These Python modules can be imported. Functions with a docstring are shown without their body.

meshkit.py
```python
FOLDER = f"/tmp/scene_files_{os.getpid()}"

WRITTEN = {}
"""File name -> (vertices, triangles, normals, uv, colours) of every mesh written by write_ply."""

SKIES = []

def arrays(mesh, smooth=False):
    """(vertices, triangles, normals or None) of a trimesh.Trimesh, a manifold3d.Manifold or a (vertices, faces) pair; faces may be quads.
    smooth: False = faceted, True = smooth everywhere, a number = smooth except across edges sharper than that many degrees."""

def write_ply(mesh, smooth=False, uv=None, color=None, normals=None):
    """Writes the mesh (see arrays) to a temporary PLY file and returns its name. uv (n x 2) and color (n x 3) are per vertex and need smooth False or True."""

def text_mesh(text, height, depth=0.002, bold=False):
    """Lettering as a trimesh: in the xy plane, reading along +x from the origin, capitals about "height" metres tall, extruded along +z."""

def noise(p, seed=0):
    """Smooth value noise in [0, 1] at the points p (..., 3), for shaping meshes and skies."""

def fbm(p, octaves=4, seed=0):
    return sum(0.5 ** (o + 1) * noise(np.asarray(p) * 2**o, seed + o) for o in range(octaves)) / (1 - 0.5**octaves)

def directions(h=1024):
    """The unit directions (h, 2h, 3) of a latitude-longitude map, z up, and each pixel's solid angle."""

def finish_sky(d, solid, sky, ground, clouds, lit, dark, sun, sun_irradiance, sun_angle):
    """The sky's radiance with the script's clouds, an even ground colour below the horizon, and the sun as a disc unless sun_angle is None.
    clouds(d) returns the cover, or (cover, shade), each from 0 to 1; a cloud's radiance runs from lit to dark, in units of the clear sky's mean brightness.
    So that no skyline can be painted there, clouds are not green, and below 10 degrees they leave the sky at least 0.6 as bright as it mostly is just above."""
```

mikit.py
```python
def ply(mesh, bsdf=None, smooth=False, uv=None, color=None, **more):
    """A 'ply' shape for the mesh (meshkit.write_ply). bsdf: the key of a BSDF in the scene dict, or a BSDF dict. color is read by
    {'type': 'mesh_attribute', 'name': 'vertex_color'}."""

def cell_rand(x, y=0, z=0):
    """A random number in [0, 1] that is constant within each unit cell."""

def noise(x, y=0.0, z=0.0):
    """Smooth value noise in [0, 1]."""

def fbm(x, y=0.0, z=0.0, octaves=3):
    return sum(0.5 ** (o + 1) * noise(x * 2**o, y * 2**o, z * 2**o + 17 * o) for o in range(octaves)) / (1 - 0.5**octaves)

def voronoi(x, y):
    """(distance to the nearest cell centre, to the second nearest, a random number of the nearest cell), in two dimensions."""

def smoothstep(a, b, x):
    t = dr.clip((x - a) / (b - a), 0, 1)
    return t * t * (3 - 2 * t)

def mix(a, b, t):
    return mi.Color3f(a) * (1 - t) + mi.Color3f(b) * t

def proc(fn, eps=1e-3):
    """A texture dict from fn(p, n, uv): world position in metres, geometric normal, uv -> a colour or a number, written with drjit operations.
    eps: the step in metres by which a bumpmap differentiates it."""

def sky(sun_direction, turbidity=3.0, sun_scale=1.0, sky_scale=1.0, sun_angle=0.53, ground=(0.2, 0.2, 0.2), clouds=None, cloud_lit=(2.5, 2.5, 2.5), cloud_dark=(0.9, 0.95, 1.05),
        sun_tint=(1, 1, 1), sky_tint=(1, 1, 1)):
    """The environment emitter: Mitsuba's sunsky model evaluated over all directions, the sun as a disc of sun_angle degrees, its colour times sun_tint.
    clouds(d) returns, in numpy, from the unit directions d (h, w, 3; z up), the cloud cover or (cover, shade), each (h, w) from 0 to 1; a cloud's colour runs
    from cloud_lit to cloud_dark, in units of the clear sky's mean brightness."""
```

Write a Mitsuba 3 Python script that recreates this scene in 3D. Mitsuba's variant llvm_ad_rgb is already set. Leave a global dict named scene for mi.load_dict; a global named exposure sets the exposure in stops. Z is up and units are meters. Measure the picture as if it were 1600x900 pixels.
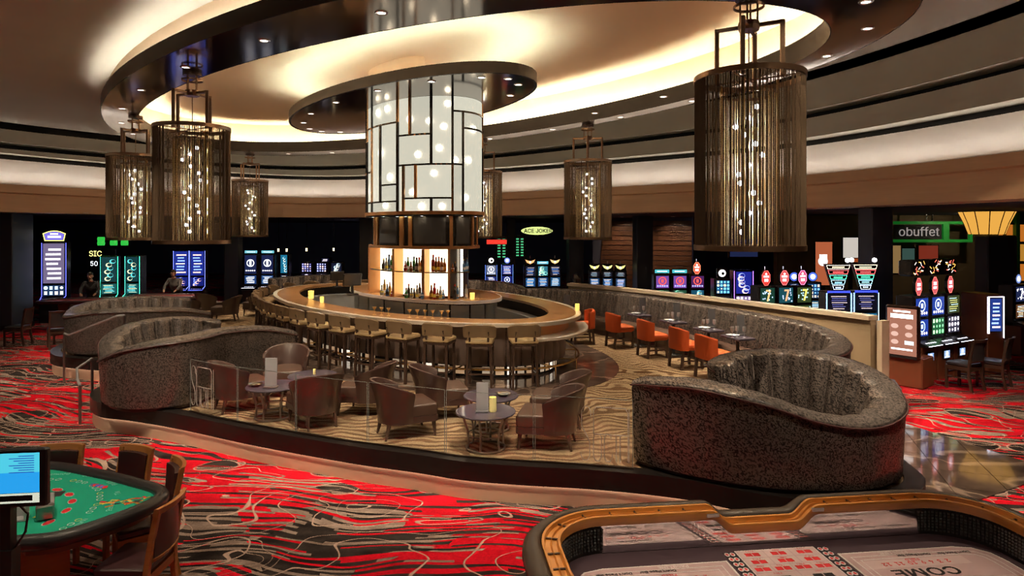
import math, random
import numpy as np, trimesh, shapely
import shapely.geometry as sg, shapely.affinity as sa
import mitsuba as mi, drjit as dr, mikit, meshkit
from mikit import noise, fbm, cell_rand, smoothstep, mix, proc, voronoi

# ------------------------------------------------------------------ camera, lights, exposure
T = mi.ScalarTransform4f
EYE = 3.15                                   # height of the lens above the casino floor
scene, labels = {}, {}
exposure = 0.0
scene['camera'] = {'type': 'perspective', 'fov_axis': 'x', 'fov': math.degrees(2 * math.atan(0.8)),
                   'principal_point_offset_y': 0.1, 'near_clip': 0.1, 'far_clip': 200.0,
                   'to_world': T().look_at([0, 0, EYE], [0, 10, EYE], [0, 0, 1])}
WARM, COOL = np.array([1.0, 0.80, 0.55]), np.array([1.0, 0.93, 0.82])
COVE_IN, COVE_OUT, COVE_DISC, COVE_SOFFIT = 42.0, 28.0, 50.0, 21.0
SPOT = 70.0
ZP = 0.42                                    # lounge platform above the floor
RNG = random.Random(7)


def area(rgb, weight=None):
    e = {'type': 'area', 'radiance': {'type': 'rgb', 'value': [float(c) for c in rgb]}}
    if weight is not None:
        e['sampling_weight'] = float(weight)
    return e


_spots = [0]


def spot(x, y, z, k, rgb=WARM, cutoff=34, beam=12, aim=None):
    _spots[0] += 1
    scene['ceiling_spot_lamp_%03d' % _spots[0]] = {
        'type': 'spot', 'cutoff_angle': float(cutoff), 'beam_width': float(beam), 'sampling_weight': 4.0,
        'intensity': {'type': 'rgb', 'value': [float(c) * k for c in rgb]},
        'to_world': T().look_at([x, y, z], list(aim) if aim else [x, y, 0.0], [0, 1, 0])}


# ------------------------------------------------------------------ mesh helpers
def at(u, v, z):
    """Where the sight line of a photo pixel meets the level z: how plan positions were surveyed."""
    y = 1000.0 * (EYE - z) / (v - 360.0)
    return ((u - 800.0) / 1000.0 * y, y)


def M(v, f):
    return trimesh.Trimesh(np.asarray(v, float), np.asarray(f, int), process=False)


def cat(*ms):
    ms = [m for a in ms for m in (a if isinstance(a, list) else [a])]
    return trimesh.util.concatenate(ms) if len(ms) > 1 else ms[0]


def mv(m, x=0, y=0, z=0, rz=0, rx=0, ry=0, s=None):
    m = m.copy()
    if s is not None:
        m.apply_scale(s)
    for a, ax in ((rx, [1, 0, 0]), (ry, [0, 1, 0]), (rz, [0, 0, 1])):
        if a:
            m.apply_transform(trimesh.transformations.rotation_matrix(a, ax))
    m.apply_translation([x, y, z])
    return m


def grid(P, cu=False, cv=False):
    """Quad mesh from points P[nu, nv, 3]; cu / cv close a direction."""
    P = np.asarray(P, float)
    nu, nv = P.shape[:2]
    i, j = np.meshgrid(np.arange(nu if cu else nu - 1), np.arange(nv if cv else nv - 1), indexing='ij')
    a, b, c, d = i * nv + j, ((i + 1) % nu) * nv + j, ((i + 1) % nu) * nv + (j + 1) % nv, i * nv + (j + 1) % nv
    q = np.stack([a, b, c, d], -1).reshape(-1, 4)
    return M(P.reshape(-1, 3), np.vstack([q[:, [0, 1, 2]], q[:, [0, 2, 3]]]))


def fix(m):
    m = trimesh.Trimesh(m.vertices, m.faces, process=True)
    trimesh.repair.fix_normals(m)
    return m


def box(sx, sy, sz, x=0, y=0, z=0, b=0.0):
    """Box with its centre at x, y, z; b chamfers the vertical and top edges."""
    if b <= 0:
        return mv(trimesh.creation.box([sx, sy, sz]), x, y, z)
    p = [(-sx / 2, -sy / 2), (sx / 2, -sy / 2), (sx / 2, sy / 2), (-sx / 2, sy / 2)]

    def ring(k, zz):
        out = []
        for (px, py) in p:
            ax, ay = math.copysign(1, px), math.copysign(1, py)
            e = [(px - ax * (k + b), py - ay * k), (px - ax * k, py - ay * (k + b))]
            out += e if ax * ay < 0 else e[::-1]
        return [(u, w, zz) for u, w in out]
    R = [ring(b, -sz / 2), ring(0, -sz / 2 + b), ring(0, sz / 2 - b), ring(b, sz / 2)]
    m = grid(R, cv=True)
    n = 8
    v = np.vstack([m.vertices, [[0, 0, -sz / 2], [0, 0, sz / 2]]])
    k = np.arange(n)
    f = np.vstack([m.faces, np.stack([(k + 1) % n, k, k * 0 + 32], 1), np.stack([24 + k, 24 + (k + 1) % n, k * 0 + 33], 1)])
    m = fix(M(v, f))
    return mv(m, x, y, z)


def lathe(prof, n=24, a0=0.0, a1=2 * math.pi):
    full = abs(a1 - a0 - 2 * math.pi) < 1e-6
    t = np.linspace(a0, a1, n, endpoint=not full)
    r, z = np.array(prof, float).T
    P = np.stack([np.outer(np.cos(t), r), np.outer(np.sin(t), r), np.tile(z, (len(t), 1))], -1)
    return fix(grid(P, cu=full))


def tube(path, r, n=6, closed=False, ref=None):
    p = np.asarray(path, float)
    d = (np.roll(p, -1, 0) - np.roll(p, 1, 0)) if closed else np.gradient(p, axis=0)
    d /= np.linalg.norm(d, axis=1, keepdims=True) + 1e-12
    ref = np.array(ref, float) if ref is not None else np.array([0, 0, 1.0]) if np.abs(d[:, 2]).mean() < 0.8 else np.array([1.0, 0, 0])
    a = np.cross(d, ref)
    a /= np.linalg.norm(a, axis=1, keepdims=True) + 1e-12
    b = np.cross(d, a)
    t = np.arange(n) * 2 * np.pi / n + np.pi / n
    rr = np.broadcast_to(r, (len(p),))[:, None, None]
    P = p[:, None] + rr * (np.cos(t)[None, :, None] * a[:, None] + np.sin(t)[None, :, None] * b[:, None])
    m = grid(P, cu=closed, cv=True)
    if not closed:
        v = np.vstack([m.vertices, [p[0], p[-1]]])
        k, N = np.arange(n), len(p) * n
        f = np.vstack([m.faces, np.stack([(k + 1) % n, k, k * 0 + N], 1), np.stack([N - n + k, N - n + (k + 1) % n, k * 0 + N + 1], 1)])
        m = M(v, f)
    return fix(m)


def bar(p0, p1, w, d=None):
    """Square bar between two points, w wide and d deep."""
    p0, p1 = np.array(p0, float), np.array(p1, float)
    L = np.linalg.norm(p1 - p0)
    m = trimesh.creation.box([w, d or w, L])
    z = (p1 - p0) / L
    x = np.cross([0, 1, 0], z) if abs(z[1]) < 0.95 else np.array([1.0, 0, 0])
    x /= np.linalg.norm(x)
    R = np.eye(4)
    R[:3, 0], R[:3, 1], R[:3, 2], R[:3, 3] = x, np.cross(z, x), z, (p0 + p1) / 2
    m.apply_transform(R)
    return m


def prism(poly, z0, z1):
    if not hasattr(poly, 'exterior') and not hasattr(poly, 'geoms'):
        poly = sg.Polygon(poly)
    gs = getattr(poly, 'geoms', [poly])
    return cat([mv(trimesh.creation.extrude_polygon(g, z1 - z0, engine='earcut'), 0, 0, z0) for g in gs if g.area > 1e-9])


def sphere(r, x=0, y=0, z=0, n=2, s=None):
    m = trimesh.creation.icosphere(subdivisions=n, radius=r)
    if s:
        m.apply_scale(s)
    return mv(m, x, y, z)


def oval(cx, cy, a, b, deg, n=96, off=0.0):
    """Points of an ellipse, moved out by off."""
    t = np.linspace(0, 2 * np.pi, n, endpoint=False)
    p = np.stack([a * np.cos(t), b * np.sin(t)], 1)
    nn = np.stack([np.cos(t) / a, np.sin(t) / b], 1)
    p = p + off * nn / np.linalg.norm(nn, axis=1, keepdims=True)
    c, s = math.cos(math.radians(deg)), math.sin(math.radians(deg))
    return np.stack([cx + c * p[:, 0] - s * p[:, 1], cy + s * p[:, 0] + c * p[:, 1]], 1)


def strip(pts, prof, closed=True, smooth_ends=True):
    """Sweeps the profile [(offset outwards, z)] round the plan points (counter-clockwise, outwards = right of travel)."""
    p = np.asarray(pts, float)
    d = (np.roll(p, -1, 0) - np.roll(p, 1, 0)) if closed else np.gradient(p, axis=0)
    d /= np.linalg.norm(d, axis=1, keepdims=True)
    n = np.stack([d[:, 1], -d[:, 0]], 1)
    P = np.stack([np.concatenate([p + o * n, np.full((len(p), 1), z)], 1) for o, z in prof], 1)
    return grid(P, cu=closed)


def solid_strip(pts, prof, closed=True):
    """As strip, with the profile closed into a solid body (and end caps when open)."""
    m = strip(pts, list(prof) + [prof[0]], closed)
    k = len(prof) + 1
    if not closed:
        N = len(m.vertices)
        tri = trimesh.creation.triangulate_polygon(sg.Polygon(prof), engine='earcut')
        pv, pf = tri
        pv = np.asarray(pv)
        idx = [int(np.argmin(((np.array(prof) - q) ** 2).sum(1))) for q in pv]
        f0 = np.array(idx)[pf]
        m = M(m.vertices, np.vstack([m.faces, f0[:, ::-1], f0 + (N - k)]))
    return fix(m)


def spline(pts, n=60, closed=False):
    """Catmull-Rom through the points (any dimension), evenly sampled."""
    p = np.asarray(pts, float)
    if closed:
        q = np.vstack([p[-1], p, p[0], p[1]])
    else:
        q = np.vstack([2 * p[0] - p[1], p, 2 * p[-1] - p[-2]])
    out = []
    for i in range(len(q) - 3):
        a, b, c, d = q[i:i + 4]
        for t in np.linspace(0, 1, 24, endpoint=False):
            out.append(0.5 * (2 * b + (c - a) * t + (2 * a - 5 * b + 4 * c - d) * t * t + (3 * b - a - 3 * c + d) * t ** 3))
    out.append(q[-2] if not closed else out[0])
    out = np.array(out)
    s = np.r_[0, np.cumsum(np.linalg.norm(np.diff(out[:, :2], axis=0), axis=1))]
    tt = np.linspace(0, s[-1], n, endpoint=not closed)
    return np.stack([np.interp(tt, s, out[:, k]) for k in range(out.shape[1])], 1)


def text(s, h, depth=0.002, bold=False):
    return meshkit.text_mesh(s, h, depth, bold)


def ctext(s, h, depth=0.002, bold=False):
    m = text(s, h, depth, bold)
    b = m.bounds
    return mv(m, -(b[0][0] + b[1][0]) / 2, -(b[0][1] + b[1][1]) / 2, 0)


ORD = ['first', 'second', 'third', 'fourth', 'fifth', 'sixth', 'seventh', 'eighth', 'ninth', 'tenth', 'eleventh', 'twelfth', 'thirteenth', 'fourteenth', 'fifteenth', 'sixteenth', 'seventeenth', 'eighteenth']


# ------------------------------------------------------------------ scene helpers
_count = {}


def numbered(name):
    k = _count.get(name, -1) + 1
    _count[name] = k
    return name if k == 0 else '%s_%03d' % (name, k)


def shape(mesh, bsdf, smooth=False, emit=None, **more):
    d = mikit.ply(mesh, bsdf, smooth=smooth, **more)
    if emit is not None:
        d['emitter'] = emit
    return d


class Proto:
    """A thing as a list of parts (path, shape dict); sub-parts have the path part__sub."""

    def __init__(self):
        self.parts, self.n, self.lab = [], {}, {}

    def add(self, name, mesh, bsdf, smooth=False, emit=None, parent=None, label=None, **more):
        return self.put(name, shape(mesh, bsdf, smooth, emit, **more), parent, label)

    def put(self, name, d, parent=None, label=None):
        path = (parent + '__' if parent else '') + name
        k = self.n.get(path, -1) + 1
        self.n[path] = k
        path = path if k == 0 else '%s_%03d' % (path, k)
        self.parts.append((path, d))
        if label:
            self.lab[path] = {'label': label} if isinstance(label, str) else label
        return path


def place(proto, name, label, category, loc=(0, 0, 0), rz=0.0, group=None, scale=None, kind=None, skip=()):
    key = numbered(name)
    lift = 0.0 if kind == 'structure' else 0.002
    tw = T().translate([float(loc[0]), float(loc[1]), float(loc[2]) + lift]).rotate([0, 0, 1], math.degrees(rz))
    if scale is not None:
        tw = tw.scale([float(c) for c in (scale if hasattr(scale, '__len__') else (scale,) * 3)])
    for path, d in proto.parts:
        if path in skip:
            continue
        scene[key + '__' + path] = {**d, 'to_world': tw}
        if path in proto.lab:
            labels[key + '__' + path] = dict(proto.lab[path])
    tag(key, label, category, group, kind)
    return key


def tag(key, label=None, category=None, group=None, kind=None):
    e = labels.setdefault(key, {})
    for k, v in (('label', label), ('category', category), ('group', group), ('kind', kind)):
        if v:
            e[k] = v
    return key


def single(name, mesh, bsdf, label, category, group=None, smooth=False, emit=None, kind=None, tw=None, **more):
    key = numbered(name)
    d = shape(mesh, bsdf, smooth, emit, **more) if not isinstance(mesh, dict) else mesh
    scene[key] = {**d, 'to_world': tw} if tw is not None else d
    return tag(key, label, category, group, kind)


def struct(name, mesh, bsdf, label, category='room shell', smooth=False, **more):
    return single(name, mesh, bsdf, label, category, None, smooth, None, 'structure', **more)


def child(parent, name, mesh, bsdf, smooth=False, emit=None, label=None, tw=None, kind=None, **more):
    key = numbered(parent + '__' + name)
    d = mesh if isinstance(mesh, dict) else shape(mesh, bsdf, smooth, emit, **more)
    scene[key] = {**d, 'to_world': tw} if tw is not None else d
    if label or kind:
        tag(key, label, None, None, kind)
    return key


# ------------------------------------------------------------------ materials
def rgb(*c):
    return {'type': 'rgb', 'value': list(map(float, c))}


def pr(color, rough=0.5, metal=0.0, **more):
    c = color if isinstance(color, dict) else rgb(*color)
    return {'type': 'twosided', 'bsdf': {'type': 'principled', 'base_color': c, 'roughness': rough, 'metallic': metal, **more}}


def _carpet(p, n, uv):
    x, y = p.x, p.y
    wx = x + 0.9 * (fbm(x * 0.7, y * 0.9, 3.0) - 0.5)
    wy = y + 0.9 * (fbm(x * 0.45 + 9, y * 0.8, 5.0) - 0.5)
    s = (wy + 0.22 * wx + 0.9 * fbm(wx * 0.4, wy * 0.7, 2.0)) * 26
    s = s + 0.9 * noise(wx * 1.6, s * 0.9, 1.0)
    k = dr.floor(s)
    r = cell_rand(k, dr.floor(wx * 0.7 + 3 * cell_rand(k, 1, 1)), 4)
    a = fbm(wx * 0.6 + 40, wy * 1.0, 7.0)
    first, second, which = voronoi(wx * 0.95, wy * 1.35)
    blob = dr.select(which < 0.42, 1 - smoothstep(0.27, 0.29, first), mi.Float(0))
    hatch = dr.maximum(smoothstep(0.42, 0.62, a) * 0.62 + 0.28, blob * 0.97)
    red = mix((0.54, 0.008, 0.020), (0.32, 0.005, 0.012), noise(x * 2, y * 6))
    dark = mix((0.012, 0.009, 0.009), (0.035, 0.028, 0.026), noise(x * 5, y * 12))
    taupe = mix((0.25, 0.19, 0.165), (0.13, 0.095, 0.08), noise(x * 7, y * 16))
    c = dr.select(r < hatch * 0.60, dark, dr.select(r < hatch, taupe, red))
    f = s - k
    c = mix(c, mi.Color3f(0.16, 0.02, 0.02), dr.select((f < 0.10) & (r > hatch), mi.Float(0.8), mi.Float(0)))
    t = fbm(wx * 0.6 + 7, wy * 0.95, 12.0) * 11
    e = dr.abs(t - dr.floor(t) - 0.5)
    edge = (1 - smoothstep(0.020, 0.034, e)) * dr.select(cell_rand(dr.floor(t), 5, 2) < 0.75, mi.Float(1), mi.Float(0))
    ring = dr.select(which < 0.42, (1 - smoothstep(0.007, 0.014, dr.abs(first - 0.30))), mi.Float(0))
    c = mix(c, mi.Color3f(0.36, 0.26, 0.22), dr.maximum(edge, ring) * 0.9)
    return c * (0.85 + 0.3 * noise(x * 60, y * 60))


def _zebra(p, n, uv):
    x, y = p.x, p.y
    zig = dr.abs(2 * (x * 1.1 + 0.5 * noise(y * 1.5, x * 0.7) - dr.floor(x * 1.1 + 0.5 * noise(y * 1.5, x * 0.7))) - 1)
    w = fbm(x * 1.1, y * 1.1, 2.0) * 7.0 + 0.75 * zig
    t = y * 5.0 + x * 0.6 + w
    s = t - dr.floor(t)
    m = smoothstep(0.28, 0.40, s) * (1 - smoothstep(0.74, 0.86, s))
    warm = fbm(x * 0.5, y * 0.5, 9.0)
    a = mix((0.27, 0.205, 0.132), (0.19, 0.142, 0.092), warm)
    b = mix((0.075, 0.044, 0.026), (0.13, 0.076, 0.045), noise(x * 3, y * 3))
    return mix(a, b, m) * (0.8 + 0.4 * noise(x * 70, y * 70))


def _rosette(p):
    u = p.x + p.y * 0.71
    v = p.z + 0.31 * (p.x - p.y)
    return smoothstep(0.42, 0.52, fbm(u * 120 + 2 * noise(u * 18, v * 18), v * 95, p.y * 50, octaves=2))


def _leopard(p, n, uv):
    return mix((0.014, 0.011, 0.011), (0.15, 0.124, 0.114), _rosette(p))


def _leopard_rough(p, n, uv):
    return 0.42 - 0.18 * _rosette(p)


def _wood(c0, c1, s):
    def fn(p, n, uv):
        a = fbm(p.x * 0.5 * s + p.y * 0.5 * s, p.z * 14 * s, (p.y - p.x) * 0.6 * s, octaves=3)
        b = noise(p.x * 6 * s, p.y * 6 * s, p.z * 90 * s)
        return mix(c0, c1, dr.clip(a * 0.75 + b * 0.25, 0, 1))
    return fn


def _marble(p, n, uv):
    a = fbm(p.x * 1.2 + 2 * noise(p.x, p.y), p.y * 1.2, 4.0, octaves=4)
    vein = 1 - smoothstep(0.0, 0.045, dr.abs(a - 0.5))
    c = mix((0.025, 0.017, 0.015), (0.08, 0.055, 0.045), fbm(p.x * 3, p.y * 3, 1.0))
    return mix(c, mi.Color3f(0.20, 0.15, 0.12), vein * 0.6)


def _plaster(c):
    def fn(p, n, uv):
        return mi.Color3f(c) * (0.95 + 0.1 * fbm(p.x * 1.3, p.y * 1.3, p.z * 2))
    return fn


scene['red_carpet'] = {'type': 'diffuse', 'reflectance': proc(_carpet)}
scene['tan_carpet'] = {'type': 'diffuse', 'reflectance': proc(_zebra)}
scene['leopard_leather'] = pr(proc(_leopard), proc(_leopard_rough), 0.7, specular=0.7)
scene['soffit_wood'] = pr(proc(_wood((0.56, 0.33, 0.19), (0.70, 0.44, 0.27), 0.6)), 0.4, specular=0.4)
scene['rail_wood'] = pr(proc(_wood((0.42, 0.15, 0.025), (0.66, 0.28, 0.06), 1.6)), 0.28, clearcoat=0.5)
scene['chair_wood'] = pr(proc(_wood((0.26, 0.095, 0.022), (0.42, 0.17, 0.05), 2.0)), 0.3, clearcoat=0.4)
scene['bar_wood'] = pr(proc(_wood((0.30, 0.15, 0.06), (0.42, 0.23, 0.10), 1.1)), 0.2, clearcoat=0.6)
scene['dark_wood'] = pr((0.035, 0.018, 0.012), 0.3, clearcoat=0.4)
scene['slat_wood'] = pr((0.10, 0.035, 0.015), 0.45)
scene['marble'] = pr(proc(_marble), 0.06, specular=0.8)
scene['plaster_taupe'] = {'type': 'twosided', 'bsdf': {'type': 'diffuse', 'reflectance': proc(_plaster((0.44, 0.42, 0.36)))}}
scene['plaster_white'] = {'type': 'twosided', 'bsdf': {'type': 'diffuse', 'reflectance': rgb(0.74, 0.68, 0.62)}}
scene['plaster_cream'] = {'type': 'twosided', 'bsdf': {'type': 'diffuse', 'reflectance': rgb(0.78, 0.61, 0.43)}}
scene['lacquer'] = pr((0.20, 0.155, 0.13), 0.10, 1.0)
scene['lacquer_black'] = pr((0.006, 0.005, 0.005), 0.25, 0.0, specular=0.35)
scene['void_black'] = pr((0.006, 0.006, 0.008), 0.6)
scene['low_ceiling'] = pr((0.07, 0.07, 0.095), 0.8)
scene['wall_dark'] = pr((0.09, 0.085, 0.12), 0.8)
scene['pillar_blue'] = pr((0.035, 0.042, 0.060), 0.45)
scene['beige_fascia'] = pr((0.42, 0.29, 0.205), 0.4)
scene['bronze'] = pr((0.30, 0.19, 0.12), 0.28, 1.0)
scene['bronze_dark'] = pr((0.10, 0.065, 0.05), 0.32, 1.0)
scene['copper'] = pr((0.80, 0.42, 0.18), 0.34, 0.75)
scene['brass'] = pr((0.78, 0.56, 0.24), 0.2, 1.0)
scene['chrome'] = pr((0.72, 0.72, 0.72), 0.12, 1.0)
scene['steel'] = pr((0.50, 0.55, 0.60), 0.38, 0.35)
scene['pewter'] = pr((0.30, 0.29, 0.28), 0.3, 1.0)
scene['chain_outer'] = pr((0.12, 0.080, 0.052), 0.35, 0.9)
scene['chain_inner'] = pr((0.88, 0.76, 0.48), 0.3, 0.15, specular=0.8)
scene['clear_glass'] = {'type': 'thindielectric', 'int_ior': 1.5}
scene['mirror'] = {'type': 'twosided', 'bsdf': {'type': 'conductor', 'specular_reflectance': rgb(0.75, 0.75, 0.78)}}
scene['frost'] = pr((0.75, 0.72, 0.68), 0.5)
scene['brown_leather'] = pr((0.026, 0.012, 0.010), 0.27, 0.0, specular=0.8, clearcoat=0.3)
scene['seat_leather'] = pr((0.034, 0.017, 0.012), 0.45, 0.0, specular=0.5)
scene['burgundy_leather'] = pr((0.032, 0.012, 0.014), 0.32, 0.0, specular=0.6, clearcoat=0.3)
scene['tan_leather'] = pr((0.42, 0.30, 0.165), 0.36, 0.0, specular=0.5)
scene['orange_velvet'] = pr((0.44, 0.062, 0.009), 0.6, 0.0, sheen=0.6)
scene['plinth'] = pr((0.030, 0.010, 0.010), 0.35)
scene['black_plastic'] = pr((0.012, 0.012, 0.014), 0.3, 0.0, specular=0.5)
scene['black_matte'] = pr((0.015, 0.014, 0.015), 0.7)
scene['black_leather'] = pr((0.020, 0.019, 0.021), 0.3, 0.0, specular=0.6)
scene['felt_green'] = pr((0.0, 0.27, 0.17), 0.9)
scene['felt_purple'] = pr((0.050, 0.028, 0.040), 0.9)
scene['print_pink'] = pr((0.56, 0.40, 0.42), 0.9)
scene['print_white'] = pr((0.74, 0.69, 0.69), 0.9)
scene['print_red'] = pr((0.60, 0.03, 0.04), 0.9)
scene['print_black'] = pr((0.015, 0.012, 0.015), 0.9)
scene['print_yellow'] = pr((0.75, 0.62, 0.12), 0.9)
scene['print_teal'] = pr((0.30, 0.62, 0.55), 0.9)
scene['print_orange'] = pr((0.75, 0.22, 0.03), 0.9)
scene['paper'] = pr((0.55, 0.56, 0.60), 0.5)
scene['cherry_wood'] = pr((0.11, 0.032, 0.014), 0.4, clearcoat=0.3)
scene['skin'] = pr((0.52, 0.30, 0.21), 0.5)
scene['hair_dark'] = pr((0.02, 0.015, 0.012), 0.5)
scene['cloth_dark'] = pr((0.018, 0.017, 0.020), 0.8)

# ================================================================== THE ROOM
OC, ODEG = (-2.9, 14.85), 131.0              # centre and axis of the concentric ovals
ring_in = lambda off=0.0, n=128: oval(-2.98, 14.76, 9.58, 4.26, 136.8, n, off)
ring_out = lambda off=0.0, n=128: oval(-3.06, 14.62, 10.70, 5.00, 133.8, n, off)
disc_o = lambda off=0.0, n=96: oval(-2.63, 14.43, 4.31, 1.78, 130.3, n, off)
bar_o = lambda off=0.0, n=96: oval(-2.60, 15.82, 5.36, 2.69, 129.8, n, off)


def hoop(*rings):
    """Closed skin through rings of plan points, each at its level; the last joins the first."""
    P = np.stack([np.concatenate([p, np.full((len(p), 1), z)], 1) for p, z in rings], 1)
    return fix(grid(P, cu=True, cv=True))



col_o = lambda off=0.0, n=96: oval(-2.0, 14.3, 1.70, 1.05, 130.0, n, off)
Z_LOW, Z_RING, Z_TOP = 3.70, 5.85, 6.85      # soffit, oval ring, main ceiling
hall = spline([(8.6, 3.0), (9.0, 8.0), (8.7, 11.6), (7.3, 15.8), (5.2, 18.4), (0.0, 22.9), (-5.0, 26.0), (-8.5, 26.8), (-11.6, 24.6),
               (-14.2, 20.6), (-15.6, 17.0), (-16.0, 12.0), (-15.0, 4.0), (-12.0, -4.0), (-4.0, -7.0), (4.0, -5.0)], 160, True)
if sg.Polygon(hall).exterior.is_ccw is False:
    hall = hall[::-1]

floor = sg.box(-40, -8, 40, 48)
# lounge platform outline
edge = spline([(-10.9, 16.6), (-10.6, 14.9), (-9.9, 13.9), (-8.9, 13.45), (-8.2, 13.2), (-7.2, 11.8), (-7.05, 10.8), (-6.5, 10.1), (-5.83, 9.85), (-4.9, 9.45), (-3.48, 8.72),
               (-2.0, 8.06), (-1.16, 7.76), (-0.56, 7.52), (0.1, 7.38), (1.0, 7.24), (1.9, 6.98), (2.6, 6.58), (3.3, 6.42), (4.0, 6.55), (4.45, 6.95), (4.6, 7.6)], 170)
plat_pts = list(map(tuple, edge)) + [(5.0, 8.6), (6.6, 10.9), (6.9, 11.6), (5.9, 13.4), (4.4, 15.8), (2.8, 18.2), (1.5, 20.0), (-1.0, 22.4), (-5.0, 24.6), (-9.6, 24.8), (-11.6, 21.5)]
plat = sg.Polygon(plat_pts)

struct('floor', prism(floor, -0.12, 0.0), 'red_carpet', 'red casino carpet with charcoal and taupe swirls across the whole floor', 'carpet')
stone = sg.Polygon([(3.4, 9.2), (5.0, 11.6), (6.3, 10.7), (6.96, 8.7), (6.4, 7.95), (5.62, 7.55), (4.7, 7.1)]).difference(plat.buffer(0.02))
tiles = Proto()
stone_key = struct('trim_1', prism(stone, 0.0, 0.004), 'lacquer_black', 'dark joint bed under the polished marble walkway beside the big front booth', 'walkway')
d1 = np.array([-0.34, -0.94]); d2 = np.array([0.94, -0.34])
for i in range(-8, 9):
    for j in range(-8, 9):
        o = np.array([5.2, 9.2]) + i * 0.62 * d1 + j * 0.62 * d2
        q = sg.Polygon([o, o + 0.612 * d1, o + 0.612 * (d1 + d2), o + 0.612 * d2]).intersection(stone)
        if q.area > 0.02 and q.geom_type == 'Polygon':
            child(stone_key, 'tile', prism(q, 0.004, 0.012 + 0.001 * ((i * 3 + j) % 3)), 'marble')

# platform: carpeted top, black curb, beige riser
top = plat.buffer(-0.07)
struct('trim_2', prism(plat, 0.0, 0.225), 'beige_fascia', 'beige painted riser round the raised lounge platform', 'riser')
cb = plat.buffer(0.035).difference(plat.buffer(-0.16))
struct('trim_3', prism(cb, 0.225, 0.445), 'lacquer_black', 'polished black curb along the edge of the raised lounge platform', 'curb')
nose = np.array(plat.buffer(0.016).exterior.coords)[:-1]
ms = strip(nose[::-1] if sg.Polygon(nose).exterior.is_ccw is False else nose, [(-0.012, 0.2235), (0.012, 0.2235)])
if ms.face_normals[:, 2].mean() > 0:
    ms.invert()
single('step_light_strip', ms, 'frost', 'thin warm light strip under the nosing of the lounge platform', 'step light', emit=area(WARM * [1, 1, 1.1] * 5.5, 5))
struct('floor_1', prism(plat.buffer(-0.16), 0.225, ZP), 'tan_carpet', 'tan and brown wave patterned carpet of the raised lounge', 'carpet')
apron = sg.Polygon(bar_o(0.75)).difference(sg.Polygon(bar_o(-1.1)))
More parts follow.
